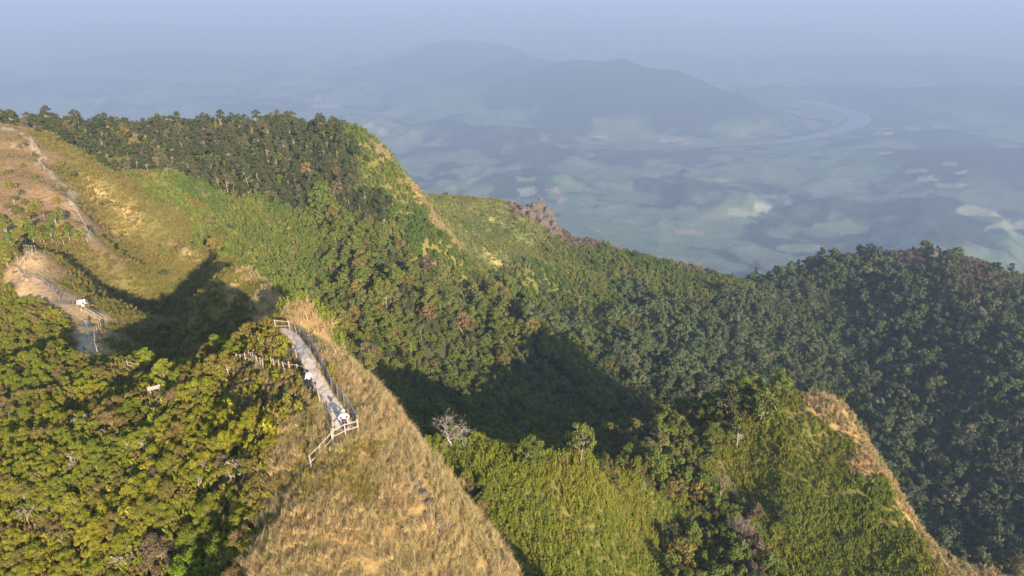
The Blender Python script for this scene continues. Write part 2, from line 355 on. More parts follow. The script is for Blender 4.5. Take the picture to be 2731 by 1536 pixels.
def leaves(rng, clumps, per, size, aspect=.5, up=.35, jitter=.7, shell=.55, bottom=-.35, droop=0.):
    """leaf quads spread over the outer part of each clump -> vertices, faces, tint"""
    Vs, Ts = [], []
    for (c, r) in clumps:
        r = np.asarray(r, float)*np.ones(3); n = max(6, int(per))
        d = rng.normal(size=(n*2, 3)); d /= np.linalg.norm(d, axis=1, keepdims=True); d = d[d[:, 2] > bottom][:n]; n = len(d)
        rad = shell+(1-shell)*rng.random((n, 1))**.6
        p = np.asarray(c)+d*r*rad
        nm = d+jitter*rng.normal(size=(n, 3)); nm[:, 2] += up; nm /= np.linalg.norm(nm, axis=1, keepdims=True)
        t1 = np.cross(nm, rng.normal(size=(n, 3))); t1 /= np.linalg.norm(t1, axis=1, keepdims=True)
        t1[:, 2] -= droop
        t2 = np.cross(nm, t1)
        s = size*(.6+.8*rng.random((n, 1)))
        q = np.stack([p-t1*s, p+t2*s*aspect-t1*s*.1, p+t1*s, p-t2*s*aspect-t1*s*.1], 1)
        Vs.append(q.reshape(-1, 3))
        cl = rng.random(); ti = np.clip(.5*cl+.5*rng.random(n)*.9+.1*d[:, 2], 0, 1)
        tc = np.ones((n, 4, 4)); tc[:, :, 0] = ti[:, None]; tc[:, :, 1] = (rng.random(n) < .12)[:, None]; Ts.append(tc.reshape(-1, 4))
    V = np.concatenate(Vs); F = np.arange(len(V)).reshape(-1, 4)
    return V, F, np.concatenate(Ts)
def crown_clumps(rng, h0, h1, rad, n, flat=.75, csize=.42):
    """clump centres through a crown between two heights, wide and uneven"""
    out = []
    for i in range(n):
        a = rng.random()*6.283; f = math.sqrt(rng.random()); t = rng.random()**.8
        z = h0+(h1-h0)*(t if f < .6 else t*.75); w = rad*(1-.45*((t-.35)/.65)**2)
        out.append((np.array([math.cos(a)*f*w, math.sin(a)*f*w, z]), rad*csize*(.7+.6*rng.random())*np.array([1, 1, flat])))
    return out
def make_tree(name, seed, h, rad, base, nclump, per, leaf, mat, bark, flat=.7, csize=.42, lean=.08, tr=.16, up=.35, shell=.55, droop=0., stems=1, aspect=.5):
    """one tree as two meshes: trunk with limbs, crown of leaves"""
    rng = np.random.default_rng(seed); cl = crown_clumps(rng, base, h-rad*csize*.5, rad, nclump, flat, csize)
    V, F = [], []
    for s in range(stems):
        a0 = rng.random()*6.28; sp = 0 if stems == 1 else rad*.35
        top = Vector((math.cos(a0)*sp+rng.normal()*lean*h, math.sin(a0)*sp+rng.normal()*lean*h, base+(h-base)*.45))
        p0 = Vector((math.cos(a0)*sp*.15, math.sin(a0)*sp*.15, -.6)); mid = p0.lerp(top, .5)+Vector((rng.normal(), rng.normal(), 0))*h*.03
        q = 1/math.sqrt(stems)
        tube(V, F, [p0, mid, top], [tr*h*.1*q*1.25, tr*h*.1*q*.85, tr*h*.1*q*.4], 6)
        for i, (c, r) in enumerate(cl):
            if i % stems != s: continue
            c = Vector(c); st = p0.lerp(top, .45+.5*rng.random()); m2 = st.lerp(c, .55)+Vector((0, 0, -.06*h))
            tube(V, F, [st, m2, c], [tr*h*.045*q, tr*h*.03*q, tr*h*.012], 4, cap=False)
    tm = mesh_from(name+'_trunk', V, F, [bark], smooth=True)
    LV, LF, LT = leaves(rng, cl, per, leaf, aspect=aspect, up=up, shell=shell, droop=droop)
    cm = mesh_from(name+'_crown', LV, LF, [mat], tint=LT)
    return tm, cm
def make_bare(name, seed, h, spread, bark, r0=.02, depth=5, splits=(2, 3), fan=.6, twigs=True, upb=.25):
    rng = np.random.default_rng(seed); V, F = [], []
    def grow(p, d, L, r, k):
        n = 3; pts_ = [p]; q = p.copy(); dd = d.copy()
        for i in range(n):
            dd = (dd+Vector(rng.normal(size=3))*.16).normalized(); q = q+dd*(L/n); pts_.append(q.copy())
        tube(V, F, pts_, [r*(1-.35*i/n) for i in range(n+1)], 5 if k < 2 else 3, cap=False)
        if k >= depth: return
        for s in range(rng.integers(splits[0], splits[1]+1)):
            nd = (dd+Vector(rng.normal(size=3))*fan+Vector((0, 0, upb))).normalized()
            st = pts_[-1] if s < 2 else pts_[2]
            grow(st.copy(), nd, L*(.62+.22*rng.random()), max(r*.58, .012), k+1)
    grow(Vector((0, 0, -.5)), Vector((rng.normal()*.08, rng.normal()*.08, 1)).normalized(), h*.32, r0*h, 0)
    A_ = np.array(V); A_[:, :2] *= spread; s = h/A_[:, 2].max(); A_ *= s
    return mesh_from(name, A_, F, [bark], smooth=True)

# ------------------------------------------------------------------ terrain mesh
AZ0, DAZ, NAZ = -56.0, .22, 510
az = np.concatenate([AZ0+DAZ*np.arange(NAZ), np.arange(AZ0+DAZ*NAZ, 360+AZ0-2, 4.0)])
rr = [4.0]
while rr[-1] < 46000: rr.append(rr[-1]*(1.06 if rr[-1] < 22 else 1.0085 if rr[-1] < 900 else 1.016 if rr[-1] < 2500 else 1.008 if rr[-1] < 8000 else 1.016))
rr = np.array(rr); na, nr = len(az), len(rr)
GA, GR = np.meshgrid(np.radians(az), rr); GX = GR*np.sin(GA); GY = GR*np.cos(GA)
GZ = height(GX, GY).reshape(nr, na)
GW = {k: v.reshape(nr, na) for k, v in zone_w(GX.ravel(), GY.ravel()).items()}
def gidx(x, y):
    d = np.hypot(x, y); a = np.degrees(np.arctan2(x, y))
    return np.interp(d, rr, np.arange(nr)), np.clip((a-AZ0)/DAZ, 0, NAZ-1.001)
def gsample(G, x, y):
    i, j = gidx(np.asarray(x, float), np.asarray(y, float)); i = np.clip(i, 0, nr-1.001); i0 = i.astype(int); j0 = j.astype(int); fi = i-i0; fj = j-j0
    return G[i0, j0]*(1-fi)*(1-fj)+G[i0+1, j0]*fi*(1-fj)+G[i0, j0+1]*(1-fi)*fj+G[i0+1, j0+1]*fi*fj
def gz(x, y): return float(gsample(GZ, np.array([x]), np.array([y]))[0])
def ground(u, v, r0=25., step=.004):
    d = ray(u, v); r = r0
    while r < 30000:
        p = d*r
        if p[2] < gz(p[0], p[1]): break
        r *= 1+step
    lo, hi = r/(1+step), r
    for _ in range(14):
        m = .5*(lo+hi); p = d*m
        if p[2] < gz(p[0], p[1]): hi = m
        else: lo = m
    p = d*hi; return Vector((p[0], p[1], gz(p[0], p[1])))
# seen from the camera? (what stands clearly behind a ridge is left out)
EL = GZ/GR; CMAX = np.maximum.accumulate(EL, axis=0)
def seen_margin(x, y, z):
    i, j = gidx(x, y); i0 = np.clip(i.astype(int)-1, 0, nr-1); jr = np.clip(np.round(j).astype(int), 0, NAZ-1)
    return z-CMAX[i0, jr]*np.hypot(x, y)
def proj(x, y, z):
    dep = y*CP-z*SP; upc = y*SP+z*CP
    return 1365.5+FPX*x/dep, 768-FPX*upc/dep, dep

# ground colours (what the soil, litter and short growth there look like)
ZC = {'D': (.40, .27, .12), 'S': (.085, .075, .03), 'G': (.23, .19, .06), 'L': (.20, .18, .05), 'F': (.04, .048, .022), 'M': (.055, .055, .022),
      'B': (.33, .22, .115), 'H': (.03, .042, .02), 'I': (.19, .20, .065), 'R': (.17, .12, .085), 'X': (.085, .08, .035)}
GC = sum(GW[k][..., None]*np.array(ZC[k]) for k in GW)
D2 = np.hypot(GX, GY)
farm = sstep(1500, 2400, D2)[..., None]
k1 = sstep(-.15, .25, fbm(GX.ravel(), GY.ravel(), 480, 5, 91)+.35*fbm(GX.ravel(), GY.ravel(), 120, 3, 92)).reshape(nr, na)[..., None]
k2 = sstep(.3, .4, fbm(GX.ravel(), GY.ravel(), 200, 3, 55)).reshape(nr, na)[..., None]
slope = np.gradient(GZ, axis=0)/np.gradient(GR, axis=0)
low = (1-sstep(-1195, -1120, GZ))[..., None]
vc = np.array((.045, .07, .042))*(1-k1)+np.array((.19, .25, .125))*k1
hi_ = sstep(-1130, -1020, GZ)[..., None]; vc = vc*(1-hi_)+np.array((.035, .05, .036))*hi_
vc = vc*(1-.75*k2*low)+np.array((.32, .35, .20))*.6*k2*low
GC = GC*(1-farm)+vc*farm
def field(u, v, wpx, hpx, col, s=1.0, seed=0):
    """a clearing or a field on the valley floor: ellipse with a ragged rim"""
    global GC
    c = ground(u, v, 2300., .01); e1 = ground(u+wpx, v, 2300., .01); e2 = ground(u, v+hpx, 2300., .01)
    ax = np.array([e1.x-c.x, e1.y-c.y]); w = np.linalg.norm(ax)+1; ax /= w; hh = math.hypot(e2.x-c.x, e2.y-c.y)+1
    X = GX-c.x; Y = GY-c.y; n_ = (.42*fbm(GX.ravel(), GY.ravel(), max(w, hh)*.8, 4, 200+seed)).reshape(nr, na)
    q = np.sqrt(((X*ax[0]+Y*ax[1])/w)**2+((-X*ax[1]+Y*ax[0])/hh)**2)+n_
    k = (1-sstep(.93, 1.0, q))[..., None]*s*(D2 > 2000)[..., None]
    GC = GC*(1-k)+np.array(col)*k
TAN, PALE, LIME, SAND, ORANGE = (.48, .36, .23), (.42, .42, .26), (.26, .33, .15), (.58, .50, .40), (.60, .30, .18)
for i, (u, v, w, h_, c) in enumerate([(1262,482,30,20,LIME),(1215,508,36,9,LIME),(1405,516,34,13,PALE),(1478,505,12,13,TAN),(1502,528,14,15,TAN),(1930,480,22,9,TAN),(2030,555,34,12,SAND),(2045,526,32,5,TAN),(2105,541,18,6,SAND),
        (1905,512,20,5,LIME),(1990,572,40,9,PALE),(1840,620,44,6,TAN),(1930,628,60,10,LIME),(1900,655,60,9,LIME),(1990,590,40,10,LIME),(1780,640,40,9,LIME),(1800,372,34,7,ORANGE),(1770,378,22,4,SAND),(1830,383,14,3,SAND),
        (2330,355,56,4,SAND),(2480,478,38,10,PALE),(2540,495,50,9,TAN),(2420,520,60,10,LIME),(2450,455,40,6,PALE),(2530,440,44,6,LIME),(2610,560,60,12,PALE),(2680,600,50,10,PALE),(2715,640,46,9,LIME),(2650,575,24,5,TAN),(2560,460,24,5,SAND),
        (2360,408,26,4,SAND),(2290,490,40,6,LIME),(860,284,55,6,SAND),(850,262,16,14,SAND),(1020,358,50,5,SAND),(372,272,34,7,PALE),(268,268,26,10,PALE),(410,245,40,6,PALE),(960,335,60,3,PALE),(1600,365,30,3,PALE),(1700,362,20,3,ORANGE),(1590,615,12,4,TAN),(1400,478,30,6,LIME),(2250,610,90,16,LIME),(2130,660,70,16,LIME),(1650,560,60,14,LIME),(1720,600,50,10,LIME)]):
    field(u, v, w*.8, h_*.75, c, .95, i)
# worn earth of the lookout and the foot track on the left ridge, terraces on the bare hill
def worn(uvs, half, col, soft=.5, s=1., r0=40.):
    global GC
    P = [ground(u, v, r0) for u, v in uvs]; P = [(p.x, p.y) for p in P]
    d = dist_poly(P, GX, GY)+(fbm(GX.ravel(), GY.ravel(), max(half, 1.5), 3, 17).reshape(nr, na))*half*.35
    k = (1-sstep(half*(1-soft), half, d))[..., None]*s; GC = GC*(1-k)+np.array(col)*k
    return P
EARTH, TRACK = (.47, .33, .18), (.56, .42, .27)
EARTHP = worn([(238,935),(232,905),(236,870),(228,835)], 2.9, EARTH, .4, r0=125.)
worn([(228,835),(205,815),(165,800),(125,775),(90,745),(62,728)], 4.6, EARTH, .45, r0=140.)
worn([(62,728),(75,700),(96,672)], 2.6, EARTH, .5, r0=170.)
worn([(235,925),(236,890)], 1.0, TRACK, .7, r0=125.); worn([(170,795),(120,762),(92,742)], 1.2, (.52, .35, .22), .7, r0=140.)
TRACKP = worn([(232,632),(226,605),(196,560),(190,520),(192,505),(158,492),(140,478),(142,462),(120,445),(98,435),(112,420),(92,395),(80,372),(50,352),(8,340)], 1.1, (.62, .48, .32), .5, r0=200.)
for L_ in ([(0,428),(40,424)],[(0,455),(70,450)],[(0,490),(60,484),(118,478)],[(60,512),(118,508)],[(0,395),(35,392)]): worn(L_, .8, (.48, .40, .24), .6, .8, r0=200.)
worn([(10,560),(90,540),(170,560)], 9, (.35, .21, .13), .8, .8, r0=200.); worn([(10,440),(110,500)], 9, (.36, .22, .12), .8, .6, r0=200.)
worn([(884,1195),(886,1225)], .5, (.50, .40, .27), .5, r0=30.)
for uvs in ([(460,650),(495,672),(520,690)],[(300,545),(370,580)],[(225,480),(265,520)],[(620,770),(680,800)],[(1290,660),(1350,705)],[(1395,650),(1415,668)],[(1310,590),(1350,600)]): worn(uvs, 2.0, (.50, .36, .19), .7, .8, r0=95.)

me = mesh_from('terrain', np.stack([GX, GY, GZ], -1), np.stack([(np.arange(nr-1)[:, None]*na+(np.arange(na)+q) % na)+o*na for q, o in ((0, 0), (0, 1), (1, 1), (1, 0))], -1).reshape(-1, 4), smooth=True)
ca = np.ones((nr*na, 4), np.float32); ca[:, :3] = GC.reshape(-1, 3)
me.color_attributes.new('tint', 'FLOAT_COLOR', 'POINT').data.foreach_set('color', ca.ravel())
m, n, out = new_mat('ground'); tc = N(n, 'ShaderNodeNewGeometry'); at = N(n, 'ShaderNodeAttribute'); at.attribute_name = 'tint'
p = N(n, 'ShaderNodeBsdfPrincipled'); p.inputs['Roughness'].default_value = .95; p.inputs['Specular IOR Level'].default_value = .1
f1 = noise(n, tc.outputs['Position'], .9, 6, .7); f2 = noise(n, tc.outputs['Position'], .06, 4, .6); f3 = noise(n, tc.outputs['Position'], .008, 4, .6)
c = mixc(n, 1., at.outputs['Color'], mixc(n, remap(n, f1, .25, .75), (.55, .56, .58), (1.4, 1.38, 1.32)), 'MULTIPLY')
c = mixc(n, 1., c, mixc(n, remap(n, f2, .3, .7), (.7, .75, .7), (1.3, 1.22, 1.2)), 'MULTIPLY')
c = mixc(n, 1., c, mixc(n, remap(n, f3, .3, .7), (.7, .75, .75), (1.25, 1.22, 1.2)), 'MULTIPLY')
n.links.new(c, p.inputs['Base Color'])
b = N(n, 'ShaderNodeBump'); b.inputs['Strength'].default_value = .8; b.inputs['Distance'].default_value = .35; n.links.new(f1, b.inputs['Height'])
n.links.new(b.outputs[0], p.inputs['Normal']); n.links.new(p.outputs[0], out.inputs[0]); me.materials.append(m)
tag(link('terrain', me), kind='structure')

# river on the valley floor
def ribbon(name, uvs, widths, z, mat, r0=2300.):
    P = [ray(u, v) for u, v in uvs]; P = [Vector((q[0], q[1], q[2]))*(z/q[2]) for q in P]
    V, F = [], []; K = 8
    for i in range(len(P)-1):
        for k in range(K):
            t = k/K; q0 = P[max(i-1, 0)]; q3 = P[min(i+2, len(P)-1)]; q1, q2 = P[i], P[i+1]
            c = .5*((2*q1)+(q2-q0)*t+(2*q0-5*q1+4*q2-q3)*t*t+(3*q1-q0-3*q2+q3)*t**3)
            d = (q2-q1).normalized(); s = Vector((d.y, -d.x, 0)); w = widths[i]*(1-t)+widths[i+1]*t
            V += [tuple(c+s*w), tuple(c-s*w)]
    for i in range(len(V)//2-1): F.append((2*i, 2*i+1, 2*i+3, 2*i+2))
    return tag(link(name, mesh_from(name, V, F, [mat])), kind='structure')
m, n, out = new_mat('river_water'); p = N(n, 'ShaderNodeBsdfPrincipled'); p.inputs['Base Color'].default_value = (.19, .18, .16, 1); p.inputs['Roughness'].default_value = .35
n.links.new(p.outputs[0], out.inputs[0])
ribbon('river', RIVER_UV, [120,130,110,85,65,55,42,30,20], -1178, m)

# ------------------------------------------------------------------ plant materials
BARK = plain_mat('pale_bark', (.36, .29, .21), .9, .3, 2.0); BARK_D = plain_mat('dark_bark', (.16, .12, .085), .9, .3, 2.0); BARK_W = plain_mat('bleached_wood', (.50, .43, .36), .9, .25, 2.0)
BARK_G = plain_mat('grey_twigs', (.30, .235, .19), .9, .25, 2.0)
M_SHRUB = leaf_mat('shrub_leaf', (.25, .26, .032), (.37, .335, .04), (.25, .19, .06), .10, (.21, .245, .034), .05, .32)
M_SHRUB_B = leaf_mat('olive_leaf', (.18, .155, .042), (.28, .225, .058), (.25, .175, .075), .2, None, .05, .28)
M_SHRUB_G = leaf_mat('fresh_leaf', (.20, .225, .028), (.27, .275, .035), None, 0, None, .05, .3)
M_BROWN = leaf_mat('russet_leaf', (.15, .115, .07), (.20, .15, .09), None, 0, None, .05, .2)
M_FOREST = leaf_mat('forest_leaf', (0.0585, 0.0754, 0.0338), (0.1105, 0.1105, 0.0442), (0.169, 0.143, 0.0845), .10, (0.078, 0.0975, 0.0312), .02, .2)
M_MID = leaf_mat('woodland_leaf', (.125, .15, .034), (.225, .215, .048), (.19, .16, .085), .06, (.145, .19, .034), .025, .24)
M_FAR = leaf_mat('far_leaf', (.08, .105, .052), (.145, .165, .072), (.20, .18, .115), .05, (.11, .15, .056), .012, .22)
M_REED = leaf_mat('reed_leaf', (.26, .285, .034), (.385, .345, .045), (.36, .27, .085), .14, (.22, .285, .036), .035, .32, tip=(.45, .40, .085))
M_REED_D = leaf_mat('reed_green', (.155, .205, .04), (.25, .265, .06), (.25, .21, .08), .12, (.13, .19, .038), .03, .3)
M_DRY = leaf_mat('dry_grass', (.49, .34, .16), (.62, .435, .215), (.31, .265, .10), .16, (.42, .355, .145), .16, .3, tip=(.62, .47, .27))
M_DRYG = leaf_mat('green_tussock', (.29, .24, .07), (.38, .30, .10), None, 0, None, .1, .3)
M_GRASS = leaf_mat('meadow_grass', (.22, .185, .05), (.31, .245, .07), (.19, .14, .05), .14, (.20, .20, .042), .028, .3, tip=(.36, .29, .10))
M_PALE = leaf_mat('pale_grass', (.23, .245, .068), (.32, .31, .095), (.34, .26, .11), .12, (.18, .225, .055), .02, .3)
M_SCRUB = leaf_mat('brown_scrub', (.16, .11, .07), (.23, .155, .10), (.10, .085, .05), .2, None, .03, .1)

def blades(rng, n, spread, length, width, lean=.5, segs=2, wind=(0., 0.)):
    V, T = [], []
    for i in range(n):
        a = rng.random()*6.283; r = spread*math.sqrt(rng.random()); b = np.array([math.cos(a)*r, math.sin(a)*r, -.06])
        L = length*(.55+.7*rng.random()); da = rng.random()*6.283; ln = lean*(.4+.9*rng.random())
        dx = np.array([math.cos(da)*ln+wind[0], math.sin(da)*ln+wind[1], 0]); sd = np.array([-math.sin(da+.6), math.cos(da+.6), 0])*width*(.6+.7*rng.random())
        ps = [b+np.array([0, 0, L])*t*(1-.30*t*ln*1.4)+dx*L*t*t for t in np.linspace(0, 1, segs+1)]
        ti = rng.random(); tp = rng.random()
        for k in range(segs):
            w0 = 1-(k/segs)**1.5*.6; w1 = 1-((k+1)/segs)**1.5*.93
            V += [ps[k]-sd*w0, ps[k]+sd*w0, ps[k+1]+sd*w1, ps[k+1]-sd*w1]
            for q in (k, k, k+1, k+1): T.append((ti, (q/segs)*(tp < .6)*.8, 0, 1))
    V = np.array(V); return V, np.arange(len(V)).reshape(-1, 4), np.array(T)
def join(parts):
    V = np.concatenate([p[0] for p in parts]); T = np.concatenate([p[2] for p in parts]); o = 0; Fs = []
    for p in parts: Fs.append(p[1]+o); o += len(p[0])
    return V, np.concatenate(Fs), T

def protos_grass(name, k, tufts, area, n, spread, length, width, lean, mat, seed, wind=(0., 0.), segs=2):
    res = []
    for i in range(k):
        rng = np.random.default_rng(seed+i); parts = []
        for t in range(tufts):
            V, F, T = blades(rng, n, spread, length*(.7+.6*rng.random()), width, lean, segs, wind)
            V = V+np.array([*(rng.random(2)-.5)*area, 0]); parts.append((V, F, T))
        V, F, T = join(parts); res.append(mesh_from(name, V, F, [mat], tint=T))
    return res
def protos_leafy(name, k, h, rad, nstem, per, leaf, mat, seed, up=.2, aspect=.3):
    """upright leafy stalks, as in tall cane grass"""
    res = []
    for i in range(k):
        rng = np.random.default_rng(seed+i); cl = []
        for s in range(nstem):
            a = rng.random()*6.28; r = rad*math.sqrt(rng.random()); hh = h*(.6+.5*rng.random())
            lx, ly = rng.normal(size=2)*.12*hh
            for t in (.35, .65, .95): cl.append((np.array([math.cos(a)*r+lx*t, math.sin(a)*r+ly*t, hh*t]), np.array([.34, .34, .5])*h*.36*(1.15-.5*t)))
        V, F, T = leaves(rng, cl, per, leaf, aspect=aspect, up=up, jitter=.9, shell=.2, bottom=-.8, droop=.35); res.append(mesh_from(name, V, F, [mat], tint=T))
    return res

# ------------------------------------------------------------------ scattering
def cells(zone, dens, hveg=2., lim=(0, 1200), power=1.0, thr=.5):
    """random ground points in one zone, so many per square metre, where the camera can see them"""
    a = np.radians(DAZ)*rr[:-1, None]*np.diff(rr)[:, None]*np.ones((1, NAZ-1))
    w = GW[zone][:-1, :NAZ-1] if isinstance(zone, str) else sum(GW[q] for q in zone)[:-1, :NAZ-1]
    R = GR[:-1, :NAZ-1]; z = GZ[:-1, :NAZ-1]; x = GX[:-1, :NAZ-1]; y = GY[:-1, :NAZ-1]
    prev = np.vstack([np.full((1, NAZ-1), -9.), CMAX[:-2, :NAZ-1]])
    vis = (z+hveg+1.5)/R >= prev-.002
    u, v, dep = proj(x, y, z); vis &= (u > -160) & (u < 2890) & (v > -50) & (v < 1700+0*v) & (dep > 5) & (R > lim[0]) & (R < lim[1])
    lam = a*dens*vis*np.where(w > thr, 1, np.clip(w/thr, 0, 1)**3)
    k = RNG.poisson(lam); ii, jj = np.nonzero(k); rep = k[ii, jj]; ii = np.repeat(ii, rep); jj = np.repeat(jj, rep)
    fr = rr[ii]+(rr[ii+1]-rr[ii])*RNG.random(len(ii)); fa = np.radians(AZ0+DAZ*(jj+RNG.random(len(ii))))
    X = fr*np.sin(fa); Y = fr*np.cos(fa); return X, Y, gsample(GZ, X, Y)
def thin(X, Y, Z, dist, seed=0, score=None):
    """keep points apart from each other"""
    order = np.random.default_rng(seed).permutation(len(X)) if score is None else np.argsort(-score)
    D = dist if hasattr(dist, '__len__') else np.full(len(X), dist); cs = float(np.max(D)) if len(X) else 1; grid = {}; keep = []
    for i in order:
        cx, cy_ = int(X[i]//cs), int(Y[i]//cs); ok = True
        for q in range(cx-1, cx+2):
            for w in range(cy_-1, cy_+2):
                for j in grid.get((q, w), ()):
                    if (X[i]-X[j])**2+(Y[i]-Y[j])**2 < D[i]*D[j]: ok = False; break
                if not ok: break
            if not ok: break
        if ok: keep.append(i); grid.setdefault((cx, cy_), []).append(i)
    return np.array(keep, int)
KEEP_OUT = []      # (polyline in ground coordinates, half width) where nothing may grow
def clear(X, Y, extra=0.):
    ok = np.ones(len(X), bool)
    for P, hw in KEEP_OUT: ok &= dist_poly(P, X, Y) > hw+extra
    return ok
def gn_scatter(name, meshes, X, Y, Z, scale, label, cat, tiltmax=.12, slope_align=0., sink=0., zs=None):
    """one mass of plants: points that carry copies of a few plant meshes"""
    n_ = len(X)
    pm = bpy.data.meshes.new(name); pm.vertices.add(n_); pm.vertices.foreach_set('co', np.stack([X, Y, Z-sink], 1).astype(np.float32).ravel())
    rot = np.stack([RNG.normal(size=n_)*tiltmax, RNG.normal(size=n_)*tiltmax, RNG.random(n_)*6.283], 1).astype(np.float32)
    sc3 = np.stack([scale, scale, scale if zs is None else scale*zs], 1).astype(np.float32)
    a = pm.attributes.new('rot', 'FLOAT_VECTOR', 'POINT'); a.data.foreach_set('vector', rot.ravel())
    a = pm.attributes.new('siz', 'FLOAT_VECTOR', 'POINT'); a.data.foreach_set('vector', sc3.ravel())
    a = pm.attributes.new('pick', 'INT', 'POINT'); a.data.foreach_set('value', RNG.integers(0, len(meshes), n_).astype(np.int32))
    ob = link(name, pm); col = bpy.data.collections.new(name+'_kinds')
    for i, q in enumerate(meshes):
        o = bpy.data.objects.new('%s_kind_%02d' % (name, i), q); col.objects.link(o)
    g = bpy.data.node_groups.new(name, 'GeometryNodeTree'); g.interface.new_socket('Geometry', in_out='INPUT', socket_type='NodeSocketGeometry'); g.interface.new_socket('Geometry', in_out='OUTPUT', socket_type='NodeSocketGeometry')
    gi = g.nodes.new('NodeGroupInput'); go = g.nodes.new('NodeGroupOutput'); ip = g.nodes.new('GeometryNodeInstanceOnPoints'); ci = g.nodes.new('GeometryNodeCollectionInfo')
    mp = g.nodes.new('GeometryNodeMeshToPoints')
    ci.inputs['Collection'].default_value = col; ci.inputs['Separate Children'].default_value = True; ci.inputs['Reset Children'].default_value = True
    def attr(nm, ty):
        q = g.nodes.new('GeometryNodeInputNamedAttribute'); q.data_type = ty; q.inputs['Name'].default_value = nm; return q.outputs['Attribute']
    g.links.new(gi.outputs[0], mp.inputs['Mesh']); g.links.new(mp.outputs[0], ip.inputs['Points']); g.links.new(ci.outputs[0], ip.inputs['Instance'])
    ip.inputs['Pick Instance'].default_value = True; g.links.new(attr('pick', 'INT'), ip.inputs['Instance Index'])
    e2r = g.nodes.new('FunctionNodeEulerToRotation'); g.links.new(attr('rot', 'FLOAT_VECTOR'), e2r.inputs[0]); g.links.new(e2r.outputs[0], ip.inputs['Rotation'])
    g.links.new(attr('siz', 'FLOAT_VECTOR'), ip.inputs['Scale']); g.links.new(ip.outputs[0], go.inputs[0])
    md = ob.modifiers.new('scatter', 'NODES'); md.node_group = g
    tag(ob, label, cat, kind='stuff'); print(name, n_); return ob

# ------------------------------------------------------------------ the paved walk on the near ridge
def z3(pts): return [(560+x/3.293, 820+y/3.293) for x, y in pts]
PL = z3([(600,195),(690,240),(740,320),(770,380),(790,450),(825,540),(850,590),(885,650),(930,750),(985,830),(1030,880),(1075,960),(1085,1060),(1092,1105)])
PR = z3([(668,182),(760,210),(810,280),(850,330),(900,400),(950,500),(985,590),(1030,670),(1075,740),(1120,820),(1180,890),(1240,990),(1280,1040),(1296,1075)])
GLp = [ground(u, v) for u, v in PL]; GRp = [ground(u, v) for u, v in PR]
def smooth_pts(P, it=2):
    P = [p.copy() for p in P]
    for _ in range(it):
        Q = [p.copy() for p in P]
        for i in range(1, len(P)-1): Q[i] = P[i]*.5+(P[i-1]+P[i+1])*.25
        P = Q
    return P
def dense(P, k=6):
    out = []
    for i in range(len(P)-1):
        q0, q1, q2, q3 = P[max(i-1, 0)], P[i], P[i+1], P[min(i+2, len(P)-1)]
        for s in range(k):
            t = s/k; out.append(.5*((2*q1)+(q2-q0)*t+(2*q0-5*q1+4*q2-q3)*t*t+(3*q1-q0-3*q2+q3)*t**3))
    return out+[P[-1]]
EL_, ER_ = dense(smooth_pts(GLp)), dense(smooth_pts(GRp))
MIDP = [(a+b)*.5 for a, b in zip(EL_, ER_)]
KEEP_OUT.append(([(p.x, p.y) for p in MIDP], .95))
KEEP_OUT.append((EARTHP, 2.4)); KEEP_OUT.append(([(lambda q: (q.x, q.y))(ground(u, v, 140.)) for u, v in [(228,835),(205,815),(165,800),(125,775),(90,745),(62,728)]], 4.2))
KEEP_OUT.append((TRACKP, 1.3)); KEEP_OUT.append(([(lambda q: (q.x, q.y))(ground(u, v, 170.)) for u, v in [(62,728),(75,700),(96,672)]], 2.2))
V, F = [], []; W = 9
rng = np.random.default_rng(5)
for i, (a, b) in enumerate(zip(EL_, ER_)):
    ea, eb = rng.normal()*.06, rng.normal()*.06; d = (b-a)
    for k in range(W):
        t = -.09+1.18*k/(W-1)+(ea if k == 0 else eb if k == W-1 else 0); q = a+d*t
        z = gz(q.x, q.y)
        mid = .5*(gz(a.x, a.y)+gz(b.x, b.y)); edge = abs(2*k/(W-1)-1)
        zz = max(z+.05, z*.5+mid*.5+.06)+.012*math.sin(i*1.7+2*math.sin(k*.9))*(1-edge**4)+.008*rng.normal()*(1-edge**4)
        if k in (0, W-1): zz = z-.12
        V.append((q.x, q.y, zz))
for i in range(len(EL_)-1):
    for k in range(W-1): F.append((i*W+k, i*W+k+1, (i+1)*W+k+1, (i+1)*W+k))
m, n, out = new_mat('worn_walk'); tc = N(n, 'ShaderNodeTexCoord'); p = N(n, 'ShaderNodeBsdfPrincipled'); p.inputs['Roughness'].default_value = .9; p.inputs['Specular IOR Level'].default_value = .15
f1 = noise(n, tc.outputs['Object'], .8, 5, .65); f2 = noise(n, tc.outputs['Object'], 5., 5, .7)
c = mixc(n, remap(n, f1, .35, .65), (.74, .585, .45), (.60, .45, .32)); c = mixc(n, remap(n, f2, .3, .7), c, (.76, .63, .51))
wv = N(n, 'ShaderNodeTexWave'); wv.inputs['Scale'].default_value = .32; wv.inputs['Distortion'].default_value = 14.; wv.inputs['Detail'].default_value = 3; n.links.new(tc.outputs['Object'], wv.inputs[0])
c = mixc(n, remap(n, wv.outputs[1], .0, .2), (.50, .38, .27), c); n.links.new(c, p.inputs['Base Color']); b = N(n, 'ShaderNodeBump'); b.inputs['Strength'].default_value = .45; b.inputs['Distance'].default_value = .04
hsum = mathn(n, 'ADD', wv.outputs[1], f2); n.links.new(hsum, b.inputs['Height']); n.links.new(b.outputs[0], p.inputs['Normal']); n.links.new(p.outputs[0], out.inputs[0])
tag(link('path', mesh_from('path', V, F, [m], smooth=True)), kind='structure')
def path_z(x, y):
    best = min(MIDP, key=lambda q: (q.x-x)**2+(q.y-y)**2); return max(gz(x, y)+.05, best.z+.05)

